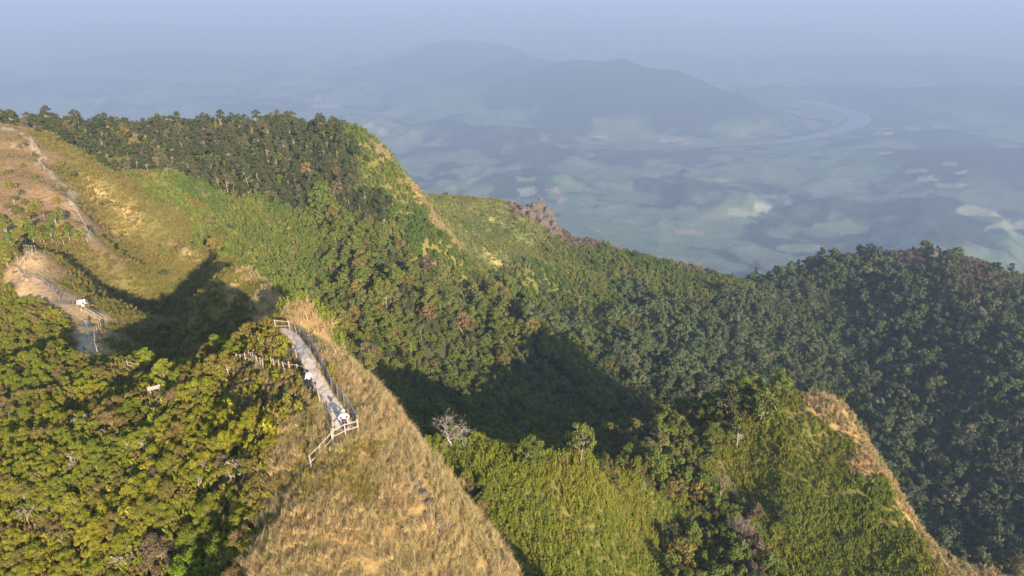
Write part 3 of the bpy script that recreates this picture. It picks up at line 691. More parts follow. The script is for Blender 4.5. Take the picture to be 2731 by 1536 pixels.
def keep(uvs, hw, r0=25., toward=0.):
    P = [ground(u, v, r0) for u, v in uvs]
    for t in ((0.,) if not toward else (0., toward*.5, toward, toward*1.6)): KEEP_OUT.append(([(p.x*(1-t/math.hypot(p.x, p.y)), p.y*(1-t/math.hypot(p.x, p.y))) for p in P], hw))
FENCE_KEEP = [([(816,1003),(772,996),(726,980),(704,985),(680,968),(656,966),(633,965)], 1.3, 25., 2.6), ([(372,985),(330,975)], 1.2, 60., 2.4), ([(400,1052),(432,1052)], 1.2, 60., 2.6), ([(785,930),(795,955)], .7, 25., 1.0)]
for a_ in FENCE_KEEP: keep(*a_)
for ox, oy in ((1.6, -2.9), (3.0, -5.6)): KEEP_OUT.append(([(x_+ox, y_+oy) for x_, y_ in EARTHP], 1.9))
# ------------------------------------------------------------------ fences
WOOD = plain_mat('weathered_wood', (.40, .32, .245), .85, .3, 6.0, .3); WOOD_L = plain_mat('bleached_rail', (.43, .365, .29), .8, .25, 6.0, .2); WOOD_D = plain_mat('grey_wood', (.22, .19, .165), .85, .3, 6.0, .3)
def resample(P, step):
    out = [P[0].copy()]; acc = 0
    for a, b in zip(P[:-1], P[1:]):
        L = (b-a).length
        if L < 1e-4: continue
        t = step-acc
        while t <= L: out.append(a.lerp(b, t/L)); t += step
        acc = (acc+L) % step
    if (out[-1]-P[-1]).length > step*.35: out.append(P[-1].copy())
    return out
def fence(P, label, height_=1.05, step=1.6, rails=(.45, .95), pr=.055, rr_=.04, mat=WOOD, seed=0, off=0., railmat=None, group=None):
    rng = np.random.default_rng(seed+900); P = resample(P, step)
    root = link('fence', None, loc=P[0]); root.empty_display_size = .3; O = P[0]; tops = []
    for p in P:
        z = gz(p.x, p.y); ln = Vector((rng.normal()*.035, rng.normal()*.035, 0)); hh = height_*(.93+.2*rng.random())
        V, F = [], []; b0 = Vector((p.x, p.y, z-.3)); t0 = Vector((p.x, p.y, z+hh))+ln
        tube(V, F, [b0-O, b0.lerp(t0, .5)-O, t0-O], [pr*1.1, pr, pr*.92], 6)
        link('post', mesh_from('post', V, F, [mat]), root); tops.append((Vector((p.x, p.y, z)), ln, hh))
    for i in range(len(tops)-1):
        for rh in rails:
            (a, la, ha), (b, lb, hb) = tops[i], tops[i+1]
            qa = a+la*rh/ha+Vector((0, 0, rh+rng.normal()*.03)); qb = b+lb*rh/hb+Vector((0, 0, rh+rng.normal()*.03)); d = (qb-qa).normalized()*.12
            mid = (qa+qb)*.5+Vector((0, 0, -.02)); V, F = [], []
            tube(V, F, [qa-d-O, mid-O, qb+d-O], [rr_, rr_*1.05, rr_*.95], 5)
            link('rail', mesh_from('rail', V, F, [railmat or mat]), root)
    return tag(root, label, 'fence', group)
def gpts(uvs, r0=25.): return [ground(u, v, r0) for u, v in uvs]
perp = lambda a, b: Vector((b.y-a.y, a.x-b.x, 0)).normalized()
fence([p+perp(ER_[max(i-1, 0)], ER_[min(i+1, len(ER_)-1)])*-.18 for i, p in enumerate(ER_) if i >= 6], 'long dark wooden fence along the outer edge of the pale ridge walk', step=1.55, mat=WOOD_D, seed=1, rails=(.4, .72, 1.0))
fence(gpts(z3([(870,668),(930,765),(985,845),(1035,900),(1072,965),(1080,1060),(1086,1110)])), 'short weathered fence on the inner side of the lower ridge walk', step=1.5, mat=WOOD, seed=2, rails=(.5, .95))
fence(gpts([(889,1178),(921,1162),(938,1158),(955,1152)]), 'pale two-rail fence closing the end of the ridge walk', height_=1.12, step=1.05, rails=(.42, .98), mat=WOOD, railmat=WOOD_L, seed=3, pr=.055, rr_=.042)
fence(gpts([(888,1182),(866,1203),(831,1245)]), 'pale fence stepping down the grass below the end of the walk', step=1.3, rr_=.034, rails=(.42, .95), mat=WOOD, railmat=WOOD_L, seed=4)
fence(gpts(z3([(580,190),(640,190),(668,188),(748,208)])), 'thin rail fence across the far end of the ridge walk', step=1.7, rails=(.4, .95), mat=WOOD, seed=5)
fence(gpts([(816,1003),(806,1000),(772,996),(746,988),(726,980)]), 'hand rail fence beside the steps that leave the walk to the west', step=1.15, rails=(.35, .9), mat=WOOD, seed=6)
fence(gpts([(704,985),(692,976),(680,968),(666,958)]), 'slanting stair rail between shrubs west of the walk', step=.95, rails=(.4, .92), mat=WOOD, seed=7)
fence(gpts([(656,966),(633,965)]), 'single low wooden frame rail between olive shrubs', step=2.2, rails=(.95,), mat=WOOD_L, seed=8, height_=1.0, pr=.07)
fence(gpts([(372,985),(346,982),(330,975)], 60.), 'wooden rail fence piece in the shrub saddle beside the dirt', step=1.7, rails=(.4, .9), mat=WOOD, seed=9, height_=1.1)
fence(gpts([(262,946),(256,925),(254,898),(262,880),(278,868),(270,852),(254,848),(238,838),(228,832)], 120.), 'fence around the grassy bulge on the western ridge', step=2.6, mat=WOOD, seed=10, pr=.075, rr_=.055, height_=1.3, rails=(.5, 1.1))
fence(gpts([(160,802),(146,782),(128,766),(112,754),(92,740),(68,736),(50,724)], 140.), 'curved fence along the drop beside the worn western lookout', step=2.9, mat=WOOD_D, seed=11, pr=.09, rr_=.06, height_=1.35, rails=(.55, 1.15))
fence(gpts([(50,724),(62,708),(76,692),(88,678)], 150.), 'fence climbing beside the narrow track above the western lookout', step=2.6, mat=WOOD, seed=12, pr=.085, rr_=.055, height_=1.3, rails=(.55, 1.1))
fence(gpts([(68,668),(82,669),(96,669)], 170.), 'slatted wooden barrier below the row of slim trees', step=.9, mat=WOOD_D, seed=13, pr=.08, rr_=.06, height_=1.5, rails=(1.3,))
fence(gpts([(234,645),(236,625),(231,610),(222,588),(204,566)], 210.), 'thin fence beside the footpath at the foot of the bare hill', step=4.2, mat=WOOD, seed=14, pr=.11, rr_=.05, height_=1.8, rails=(.8, 1.5))
fence(gpts([(192,520),(192,508),(172,498),(150,488),(138,474)], 220.), 'thin fence beside the footpath halfway up the bare hill', step=4.5, mat=WOOD_D, seed=15, pr=.1, rr_=.05, height_=1.6, rails=(.7, 1.3))
fence(gpts([(120,452),(104,440),(116,424),(100,398),(84,374)], 230.), 'thin fence beside the footpath near the top of the bare hill', step=5.0, mat=WOOD, seed=16, pr=.1, rr_=.05, height_=1.5, rails=(.7, 1.2))

# ------------------------------------------------------------------ plant shapes
SH = [make_tree('shrub', 100+i, 3.0+.3*(i % 3), 1.9, .4, 34, 170, .088, M_SHRUB, BARK, flat=1.15, csize=.23, stems=3, tr=.22, shell=.2, aspect=.5) for i in range(6)]
SAP = [make_tree('spindly_shrub', 140+i, 4.2, 1.7, 1.6, 13, 180, .10, M_SHRUB_B, BARK_W, flat=.55, csize=.42, stems=2, tr=.2, shell=.45) for i in range(3)]
TR = [make_tree('tree', 200+i, 9.5+.8*(i % 3), 3.8+.5*(i % 3), 2.6, 26, 75, .40, M_FOREST, BARK, flat=.9, csize=.29, tr=.17, shell=.25) for i in range(6)]
TALL = [make_tree('tall_tree', 230+i, 13.0, 3.6, 5.6, 18, 75, .42, M_FOREST, BARK, flat=.8, csize=.34, tr=.14, shell=.45) for i in range(3)]
SLIM = [make_tree('slim_tree', 250+i, 7.0, 1.7, 2.2, 13, 70, .28, M_MID, BARK_W, flat=.8, csize=.5, tr=.13, shell=.45, lean=.04) for i in range(3)]
FARM_ = [make_tree('far_tree', 270+i, (8.5, 10.5, 7.2, 9.5, 8, 11, 7.5, 9)[i], (3.7, 2.6, 4.2, 3.2, 3.4, 3.0, 3.9, 2.8)[i], 2.8, (13, 11, 12, 14, 9, 12, 15, 10)[i], 42, .62, M_FAR, BARK_D, flat=(.72, 1.0, .6, .8, .9, .85, .65, .75)[i], csize=(.40, .46, .34, .38, .46, .42, .32, .42)[i], tr=.15, shell=.3, lean=.1) for i in range(8)]
BARE = [make_bare('bare_tree', 300+i, 9.0, 1.0, BARK_G, .018, 6, (2, 3), .62) for i in range(3)]
BARE_S = [make_bare('twiggy_bush', 320+i, 2.6, 1.25, BARK_G, .02, 5, (2, 3), .7) for i in range(3)]
def with_mat(me, mat, i=0):
    q = me.copy(); q.materials[i] = mat; return q
def whole(tree, mats):
    """trunk and crown of a tree as one mesh, for the mass of trees beyond the single ones"""
    tm, cm = tree; nt, ncv = len(tm.vertices), len(cm.vertices)
    a = np.empty(nt*3, np.float32); tm.vertices.foreach_get('co', a); b = np.empty(ncv*3, np.float32); cm.vertices.foreach_get('co', b)
    tri = [tuple(p.vertices) for p in tm.polygons]; f = tri+[tuple(4*k+q+nt for q in range(4)) for k in range(ncv//4)]
    t = np.empty(ncv*4, np.float32); cm.color_attributes['tint'].data.foreach_get('color', t)
    return mesh_from(tm.name+'_mass', np.concatenate([a, b]), f, mats, tint=np.concatenate([np.tile((.5, 0, 0, 1), (nt, 1)).astype(np.float32), t.reshape(-1, 4)]), midx=[0]*len(tri)+[1]*(ncv//4))
def plant(name, tree, x, y, scale, label, cat, group=None, crown_mat=None, bark=None, rz=None, zs=1.0, sink=.0, tilt=(0, 0)):
    z = gz(x, y)-sink
    o = link(name, None, loc=(x, y, z), rot=(tilt[0], tilt[1], random.random()*6.283 if rz is None else rz), scale=(scale, scale, scale*zs)); o.empty_display_size = .5
    t = link('trunk', tree[0], o); c = link('crown', tree[1], o)
    if bark: t.material_slots[0].link = 'OBJECT'; t.material_slots[0].material = bark
    if crown_mat: c.material_slots[0].link = 'OBJECT'; c.material_slots[0].material = crown_mat
    return tag(o, label, cat, group)
def bare(name, me, x, y, scale, label, group=None, bark=None, rz=None, cat='tree', sink=0.):
    o = link(name, me, loc=(x, y, gz(x, y)-sink), rot=(0, 0, random.random()*6.283 if rz is None else rz), scale=scale)
    if bark: o.material_slots[0].link = 'OBJECT'; o.material_slots[0].material = bark
    return tag(o, label, cat, group)

CRAG_UV = [(1430,560),(1442,559),(1453,575),(1463,592),(1473,609),(1405,566),(1416,578),(1484,622),(1468,626),(1450,600),(1436,580)]
SLAB_UV = [(2420,668),(2445,666),(2470,672),(2490,682),(2400,672),(2640,705),(2665,703),(2690,712),(2705,725)]
ROCKXY = np.array([[*ground(u, v, 440.)[:2]] for u, v in CRAG_UV]+[[*ground(u, v, 560.)[:2]] for u, v in SLAB_UV])
def off_rock(X, Y, d): return np.array([np.min((ROCKXY[:, 0]-a)**2+(ROCKXY[:, 1]-b)**2) > d*d for a, b in zip(X, Y)], bool) if len(X) else np.zeros(0, bool)
# ------------------------------------------------------------------ single plants one can point to
taken = []
def spot(u, v, r0=25.):
    p = ground(u, v, r0); taken.append((p.x, p.y)); return p.x, p.y
x, y = spot(1212, 1196, 140.); bare('bare_tree', make_bare('dead_tree', 415, 9.6, 1.1, BARK_W, .02, 6, (2, 3), .7, upb=.12), x, y, 1.0, 'bleached leafless tree standing at the edge of the shaded valley', rz=.4)
x, y = spot(1240, 1200, 140.); plant('tree', SH[1], x+2, y+2, 1.0, 'bright yellow-green bush at the foot of the bleached leafless tree', 'bush', crown_mat=M_SHRUB_G)
x, y = spot(1410, 1235, 140.); plant('tree', TR[0], x, y, .72, 'rounded dark green tree alone behind the cane grass crest', 'tree', crown_mat=M_MID, zs=.95)
x, y = spot(1545, 1240, 140.); plant('tree', TALL[1], x, y, .72, 'tall narrow tree rising behind the cane grass crest', 'tree', crown_mat=M_MID, zs=1.15)
x, y = spot(1915, 1345, 150.); bare('bare_tree', make_bare('grey_tree', 431, 9.5, .85, BARK_G, .02, 6, (3, 3), .5), x, y, 1.0, 'grey leafless tree with thin pale trunk in the gully, upper of two')
x, y = spot(1965, 1450, 150.); bare('bare_tree', make_bare('grey_tree', 433, 9.5, 1.1, BARK_G, .02, 6, (3, 3), .62), x, y, 1.0, 'broad grey leafless tree in the gully, lower of two')
x, y = spot(2010, 1390, 150.); plant('tree', TR[3], x, y, .62, 'thin brown twiggy tree beside the grey leafless gully trees', 'tree', crown_mat=M_BROWN)
x, y = spot(2080, 1400, 150.); plant('tree', TR[2], x, y, .55, 'small very dark evergreen tree right of the brown gully tree', 'tree', crown_mat=M_FOREST)
x, y = spot(2025, 1130, 170.); plant('tree', TR[4], x, y, 1.05, 'broad tree with pale forked trunk on the shoulder of the right knoll', 'tree', crown_mat=M_MID, bark=BARK_W)
x, y = spot(1945, 1110, 170.); plant('tree', TR[1], x, y, 1.0, 'very dark tree left of the pale-trunked tree on the right knoll', 'tree', crown_mat=M_FOREST)
x, y = spot(2075, 1060, 170.); plant('tree', TR[5], x, y, .75, 'yellow-green tree at the top of the right knoll', 'tree', crown_mat=M_MID)
x, y = spot(1965, 1200, 170.); plant('tree', TALL[0], x, y, .7, 'slender forked tree below the pale-trunked tree on the knoll', 'tree', crown_mat=M_MID, bark=BARK_W)
x, y = spot(1345, 985, 200.); plant('tree', TALL[2], x, y, .95, 'spreading brownish tree with forked pale trunk at the shadow edge', 'tree', crown_mat=M_SHRUB_B, bark=BARK, zs=.85)
x, y = spot(525, 1540); plant('shrub', SH[3], x, y, 1.0, 'fresh bright green shrub at the bottom edge of the picture', 'shrub', crown_mat=leaf_mat('vivid_leaf', (.18, .26, .025), (.23, .30, .03), None, 0, None, .05, .3))
x, y = spot(632, 1330); plant('shrub', SH[0], x, y, .42, 'small vivid green sapling in the dark hollow beside the dry grass', 'shrub', crown_mat=M_SHRUB_G)
x, y = spot(440, 1500); plant('shrub', SH[4], x, y, 1.05, 'russet brown shrub left of the bright green shrub', 'shrub', crown_mat=M_BROWN)
x, y = spot(445, 1025, 60.); plant('tree', TR[0], x, y, .36, 'flat-topped yellow-green tree beside the wooden board', 'tree', crown_mat=M_SHRUB, zs=1.05)
x, y = spot(395, 985, 60.); plant('tree', TR[2], x, y, .33, 'rounded green tree left of the yellow-green pair', 'tree', crown_mat=M_SHRUB, zs=1.0)
x, y = spot(475, 985, 60.); plant('tree', TR[5], x, y, .38, 'yellow-green tree with domed crown over the shaded gully', 'tree', crown_mat=M_SHRUB, zs=1.1)
x, y = spot(580, 1015, 60.); plant('tree', TALL[0], x, y, .27, 'olive tree with twisted pale limbs, left of a pair', 'tree', crown_mat=M_SHRUB_B, bark=BARK_W, zs=.95)
x, y = spot(612, 1010, 60.); plant('tree', TALL[1], x, y, .26, 'olive tree with twisted pale limbs, right of a pair', 'tree', crown_mat=M_SHRUB_B, bark=BARK_W, zs=.95)
x, y = spot(672, 925, 60.); plant('tree', TALL[2], x, y, .25, 'small olive tree standing out against the shaded gully', 'tree', crown_mat=M_SHRUB_B, bark=BARK)
for (u, v, lab) in [(185,1262,'pale leafless shrub in the middle of the left slope'),(85,1400,'pale leafless shrub with a broken trunk near the left edge'),(350,1525,'pale leafless stem near the bottom edge'),(235,1140,'thin pale forked shrub on the upper left slope'),(385,1225,'small bleached forked twig among green shrubs'),(650,1270,'pale twiggy shrub near the dark hollow'),(15,1110,'greyish leafless shrub at the left edge')]:
    x, y = spot(u, v); bare('bare_shrub', BARE_S[len(lab) % 3], x, y, .8, lab, 'leafless shrubs on the left slope', BARK_W, cat='shrub')
for (u, v, s, lab) in [(78,330,1.0,'bare pale tree sticking up on the far left skyline'),(445,470,.9,'large pale bare tree in the middle of the dark forest'),(330,470,.7,'small pale bare forked tree in the dark forest'),(1030,690,1.0,'grey bare tree fanning out above the valley forest'),(1165,770,1.0,'reddish bare tree pair below the bright spur'),(1240,805,1.0,'brown bare tree in the lower forest'),(545,520,.7,'bare tree at the lower rim of the dark forest'),(1000,395,.9,'bare twiggy tree at the shoulder of the wooded hill'),(640,400,.8,'pale grey bare tree below the skyline trees'),(2210,1035,.8,'small bare tree just behind the dry grass rim of the knoll'),(2690,1150,.8,'single pale bare tree in the dense dark forest'),(1720,770,.7,'small bare tree on the green middle slope')]:
    x, y = spot(u, v, 170. if v < 1030 else 200.); bare('bare_tree', BARE[len(lab) % 3], x, y, s, lab, 'leafless trees in the forest')
for k, (u, v, s) in enumerate([(20,640,1),(48,648,.9),(70,650,1.0),(92,652,1.05),(108,650,.95),(122,654,1.1),(140,652,1.0),(155,650,.95),(170,652,1.1),(188,650,1.0),(205,648,.9),(222,646,.8),(84,640,1.05),(130,640,1.0),(178,640,1.0),(150,610,.9),(60,615,.9),(85,600,.8),(165,595,.85),(20,690,.9),(48,700,.9),(35,678,1.0),(25,712,.9)]):
    x, y = spot(u, v, 165.); plant('slim_tree', SLIM[k % 3], x, y, s*.8, ('dark green', 'yellow-green', 'olive')[k % 3]+' slim pale-trunked tree '+('beside the western lookout' if v > 670 else 'standing above the row on the bare hill' if v < 620 else 'in the left half of the row below the bare hill' if u < 120 else 'in the right half of the row below the bare hill'), 'tree', 'slim trees at the foot of the bare hill', [M_MID, M_SHRUB, M_SHRUB_B][k % 3])
for k, (u, v, s) in enumerate([(66,402,.9),(95,420,.6),(45,370,.6),(25,378,.5),(65,448,.5),(95,478,.55),(30,466,.5),(18,466,.5),(25,500,.7),(45,505,.6),(60,520,.55),(155,545,.7),(40,545,.8),(68,548,.7),(100,552,.8),(30,570,.9),(50,575,.9),(88,570,.8),(120,585,.9),(8,600,1.),(75,585,.8)]):
    x, y = spot(u, v, 205.); plant('shrub', SH[k % 6] if k % 3 else SAP[k % 3], x, y, s, ('olive', 'green', 'yellowish')[k % 3]+' shrub dotted over the '+('upper' if v < 460 else 'middle' if v < 540 else 'lower')+' part of the bare brown hill', 'shrub', 'shrubs on the bare hill', [M_SHRUB_B, M_MID, M_SHRUB][k % 3])
for q in [(1100,1272),(1128,1318),(1148,1355),(1175,1405)]: pass
TK = np.array(taken)
def free(X, Y, d): return np.array([np.min((TK[:, 0]-a)**2+(TK[:, 1]-b)**2) > d*d for a, b in zip(X, Y)], bool) if len(X) else np.zeros(0, bool)

# ------------------------------------------------------------------ shrubs of the left slope
X, Y, Z = cells('S', 1.6, 3.5, (30, 260)); k = clear(X, Y, .9); X, Y, Z = X[k], Y[k], Z[k]; k = thin(X, Y, Z, 1.05, 1); X, Y, Z = X[k], Y[k], Z[k]; k = free(X, Y, 1.6); X, Y, Z = X[k], Y[k], Z[k]
R_ = np.sqrt(X*X+Y*Y+Z*Z); u_, v_, _d = proj(X, Y, Z); inn = (u_ > -30) & (u_ < 2760) & (v_ > -20) & (v_ < 1580) & (seen_margin(X, Y, Z+2.5) > .6)
edge = GW['D']; nearD = gsample(edge, X, Y)
order = np.argsort(np.where(inn, R_, 1e6)); ind = order[:270]; rest = order[270:]
LB = {0: ('yellow-green', M_SHRUB), 1: ('olive brown', M_SHRUB_B), 2: ('fresh green', M_SHRUB_G), 3: ('russet dry', M_BROWN)}
pn = fbm(X, Y, 14, 2, 61)
def shrub_kind(i):
    q = random.random()+.35*pn[i]+.5*nearD[i]
    return 1 if q > .85 else 2 if q < .02 else 3 if random.random() < .03 else 0
def shrub_place(i):
    u, v = u_[i], v_[i]
    if nearD[i] > .12: return 'at the edge of the dry grass ridge'
    if v > 1400: return 'along the bottom of the left slope' if u > 300 else 'in the bottom left corner'
    if v < 1000 and u > 560: return 'beside the upper end of the ridge walk'
    if v < 1090: return 'near the plank board in the saddle' if 300 < u < 560 else 'beside the western dirt lookout' if u <= 300 else 'below the steps west of the walk'
    if u < 170: return 'at the left edge of the slope'
    return 'in the middle of the left slope' if u < 470 else 'between the slope thicket and the ridge walk'
for i in ind:
    kd = shrub_kind(i); s = (.40+.36*random.random())*(.85 if nearD[i] > .15 else 1)
    sap = random.random() < .16; t = SAP[random.randrange(3)] if sap else SH[random.randrange(6)]
    lab = ('small ' if s < .48 else 'large ' if s > .66 else '')+LB[kd][0]+(' spindly shrub ' if sap else ' bushy shrub ')+shrub_place(i)
    plant('shrub', t, X[i], Y[i], s, lab, 'shrub', 'shrubs of the left slope', LB[kd][1], zs=.8+.3*random.random(), tilt=(random.gauss(0, .08), random.gauss(0, .08)))
SHM = [whole(SH[i], [BARK, mt]) for i, mt in ((0, M_SHRUB), (1, M_SHRUB), (2, M_SHRUB), (3, M_SHRUB_B), (4, M_SHRUB_B), (5, M_SHRUB_G))]
gn_scatter('undergrowth', SHM, X[rest], Y[rest], Z[rest], .38+.36*RNG.random(len(rest)), 'dense mass of green and olive shrubs on the western slopes', 'shrubs', .08)
X, Y, Z = cells('S', 2.0, 1.5, (30, 150)); k = clear(X, Y, -.3); X, Y, Z = X[k], Y[k], Z[k]
LOW = protos_leafy('low_leaves', 3, 1.0, .55, 6, 12, .15, M_SHRUB_B, 500)+protos_leafy('low_leaves', 2, 1.1, .5, 6, 12, .16, M_SHRUB, 510)
gn_scatter('ground_cover', LOW, X, Y, Z, .6+.6*RNG.random(len(X)), 'low leafy growth between the shrubs', 'ground cover', .15)

# ------------------------------------------------------------------ grasses
DG = protos_grass('dry_grass', 6, 8, 1.1, 30, .13, .55, .011, .6, M_DRY, 600, (.10, -.22), 3)
TU = protos_grass('green_grass', 2, 6, .9, 26, .12, .55, .014, .5, M_DRYG, 640, (.05, -.1), 2)
X, Y, Z = cells('D', 5.2, 1.2, (20, 100), thr=.35); k = clear(X, Y, .05); X, Y, Z = X[k], Y[k], Z[k]
g = fbm(X, Y, 5.5, 3, 40); g2 = g > .68
gn_scatter('dry_grass', DG, X[~g2], Y[~g2], Z[~g2], .65+.65*RNG.random((~g2).sum()), 'long dry tan grass covering the near ridge', 'grass', .16)
gn_scatter('green_grass', TU, X[g2], Y[g2], Z[g2], .6+.5*RNG.random(g2.sum()), 'green tussocks scattered through the dry grass', 'grass', .15)
X, Y, Z = cells(('S', 'D'), .55, 1.2, (30, 95), thr=.9); w = gsample(GW['S'], X, Y); k = (w > .15) & (w < .97) & clear(X, Y, .1); X, Y, Z = X[k], Y[k], Z[k]
gn_scatter('tall_dry_grass', DG, X, Y, Z, .9+.7*RNG.random(len(X)), 'tall straw-coloured grass between walk and shrubs', 'grass', .2)
X, Y, Z = cells(('S', 'D'), 4.5, 1.2, (30, 175), thr=.9); k = np.zeros(len(X), bool)
for P, hw in KEEP_OUT[5:]: k |= dist_poly(P, X, Y) < hw+1.0
for P, hw in KEEP_OUT[:5]: k &= dist_poly(P, X, Y) > hw
X, Y, Z = X[k], Y[k], Z[k]; gn_scatter('trodden_grass', DG+TU+[LOW[0], LOW[3]], X, Y, Z, .45+.35*RNG.random(len(X)), 'mixed dry grass and low leaves along the side railings', 'grass', .18)
DGF = protos_grass('far_dry_grass', 4, 8, 2.6, 16, .25, 1.05, .045, .55, M_DRY, 660, (.1, -.1), 2)
X, Y, Z = cells('D', .9, 1.5, (100, 420), thr=.4); gn_scatter('rim_grass', DGF, X, Y, Z, .6+.5*RNG.random(len(X)), 'dry tan grass on the rims of the farther spurs', 'grass', .15)
GG = protos_grass('meadow_grass', 5, 9, 2.8, 14, .28, .8, .055, .6, M_GRASS, 680, (.1, -.1), 2)
X, Y, Z = cells('G', .8, 1.5, (60, 380), thr=.4); k = clear(X, Y, .3); X, Y, Z = X[k], Y[k], Z[k]
gn_scatter('meadow_grass', GG, X, Y, Z, .55+.6*RNG.random(len(X)), 'yellowish meadow grass on the slope behind the gully', 'grass', .15)
BG = protos_grass('short_grass', 3, 8, 2.8, 10, .25, .42, .05, .6, leaf_mat('short_grass', (.34, .22, .11), (.42, .27, .13), (.27, .20, .08), .2, (.36, .26, .10), .05, .3), 700, (0, 0), 2)
X, Y, Z = cells('B', .55, 1.0, (110, 420), thr=.4); k = clear(X, Y, .5) | (RNG.random(len(X)) < .3); X, Y, Z = X[k], Y[k], Z[k]
gn_scatter('short_grass', BG, X, Y, Z, .5+.6*RNG.random(len(X)), 'short dry grass on the bare hill and western ridge', 'grass', .15)
PG = protos_grass('pale_grass', 4, 8, 4.0, 10, .4, 1.3, .11, .5, M_PALE, 720, (.1, -.1), 2)
X, Y, Z = cells('I', .28, 2., (300, 620), thr=.4); gn_scatter('pale_grass', PG, X, Y, Z, .6+.5*RNG.random(len(X)), 'pale green grass on the distant spur', 'grass', .15)

# ------------------------------------------------------------------ tall leafy cane grass
CN = protos_leafy('cane_grass', 6, 1.7, .65, 8, 16, .14, M_REED, 740)
X, Y, Z = cells(('L', 'M'), 2.7, 2., (60, 222), thr=.6); w = gsample(GW['L'], X, Y); k = (w > .3)
X, Y, Z = X[k], Y[k], Z[k]; CN += protos_leafy('cane_grass', 2, 1.9, .6, 7, 15, .15, leaf_mat('reed_fresh', (.20, .25, .035), (.29, .31, .05), None, 0, None, .03, .3), 770); gn_scatter('cane_grass', CN, X, Y, Z, (.42+.55*RNG.random(len(X))**2)*np.clip(1+.22*fbm(X, Y, 7, 3, 88), .7, 1.3), 'yellow-green cane grass on the two near right slopes', 'grass', .12)
CF = protos_leafy('cane_thicket', 4, 2.4, 1.0, 7, 12, .34, M_REED_D, 760)
X, Y, Z = cells('L', .40, 3., (222, 640), thr=.5); gn_scatter('cane_thicket', CF, X, Y, Z, .55+.8*RNG.random(len(X))**2, 'green cane thicket on the middle slopes', 'thicket', .1)

# ------------------------------------------------------------------ trees
def tree_points(zone, dens, sep, hv, lim, seed, thr=.85):
    X, Y, Z = cells(zone, dens, hv, lim, thr=thr); k = clear(X, Y, 1.5); X, Y, Z = X[k], Y[k], Z[k]; k = thin(X, Y, Z, sep, seed); X, Y, Z = X[k], Y[k], Z[k]; k = free(X, Y, 2.) & off_rock(X, Y, 11.); return X[k], Y[k], Z[k]
cand = []
for zone, dens, sep, hv, lim, sc, kd in (('F', .12, 3.4, 9, (200, 700), (.42, .9), 0), ('M', .12, 3.2, 8, (200, 640), (.34, 1.0), 1), ('M', .14, 2.8, 6, (60, 212), (.32, .78), 2), ('L', .004, 4., 5, (222, 640), (.35, .75), 1), ('L', .002, 4., 5, (100, 222), (.25, .42), 2), ('X', .12, 2.6, 5, (170, 330), (.25, .6), 3)):
    X, Y, Z = tree_points(zone, dens, sep, hv, lim, 3+kd)
    for a, b, c in zip(X, Y, Z): cand.append((a, b, c, sc[0]+(sc[1]-sc[0])*random.random()**1.6, kd))
cand = np.array(cand); R_ = np.linalg.norm(cand[:, :3], axis=1); u_, v_, _d = proj(cand[:, 0], cand[:, 1], cand[:, 2])
mg = seen_margin(cand[:, 0], cand[:, 1], cand[:, 2]+9*cand[:, 3]*.6); ok = (mg > .8) & (u_ > -20) & (u_ < 2750) & (v_ > 200) & (v_ < 1560) & (cand[:, 4] != 3)
size = np.where(ok, cand[:, 3]/R_, 0); order = np.argsort(-size); ind = order[:285]; rest = order[285:]
where = {0: 'tree in the dark forest on the wooded hill', 1: 'tree in the green woodland of the middle valley', 2: 'tree in the thicket around the right-hand gully and knoll', 3: 'tree on the shaded valley slope'}
for i in ind:
    kd = int(cand[i, 4]); q = random.random()
    cm, wd = ((M_FOREST, 'dark green') if kd == 0 else (M_MID, 'mid green')) if q < .88 else (M_BROWN, 'brownish') if q < .92 else (M_SHRUB_B, 'olive')
    t = TALL[random.randrange(3)] if (kd == 0 and random.random() < .25) else TR[random.randrange(6)]
    uu, vv = u_[i], v_[i]
    if kd == 0: pl = 'on the skyline of the wooded hill' if vv < 375 else 'high on the left part of the wooded hill' if uu < 450 else 'on the right shoulder of the wooded hill' if uu > 850 else 'in the middle of the wooded hill'
    elif kd == 1: pl = 'on the green slope below the wooded hill' if uu < 850 else 'in the woodland at the rim of the shaded valley' if vv > 850 else 'in the woodland below the bright spur' if uu > 1150 else 'in the mixed woodland of the middle valley'
    else: pl = 'on the top of the right knoll' if uu > 1850 and vv < 1150 else 'in the gully at the bottom of the right slopes' if vv > 1380 else 'in the thicket between cane slope and knoll' if uu > 1680 else 'behind the crest of the cane grass slope'
    wd = ('tall ' if t in TALL else 'small ' if cand[i, 3] < (.7 if kd == 0 else .62 if kd == 1 else .5) else 'broad ')+wd
    plant('tree', t, cand[i, 0], cand[i, 1], cand[i, 3], wd+' tree '+pl, 'tree', where[kd][5:].replace('in the', 'trees of the'), cm, zs=.85+.35*random.random(), bark=None if random.random() < .5 else BARK_D)
MASS0 = [whole(TR[i], [BARK, M_FOREST]) for i in range(4)]+[whole(TALL[0], [BARK, M_FOREST])]
MASS1 = [whole(TR[i], [BARK_D, M_MID]) for i in (0, 2, 3, 5)]+[whole(TR[1], [BARK, M_FOREST])]
c = cand[rest]; a = c[c[:, 4] == 0]; b = c[c[:, 4] != 0]
gn_scatter('hill_forest', MASS0, a[:, 0], a[:, 1], a[:, 2], a[:, 3], 'dark forest mass on the wooded hill', 'forest', .05)
gn_scatter('valley_woodland', MASS1, b[:, 0], b[:, 1], b[:, 2], b[:, 3], 'woodland mass in the shaded valley and on the middle slopes', 'forest', .05)
FM = [whole(FARM_[i], [BARK_D, M_FAR]) for i in range(8)]
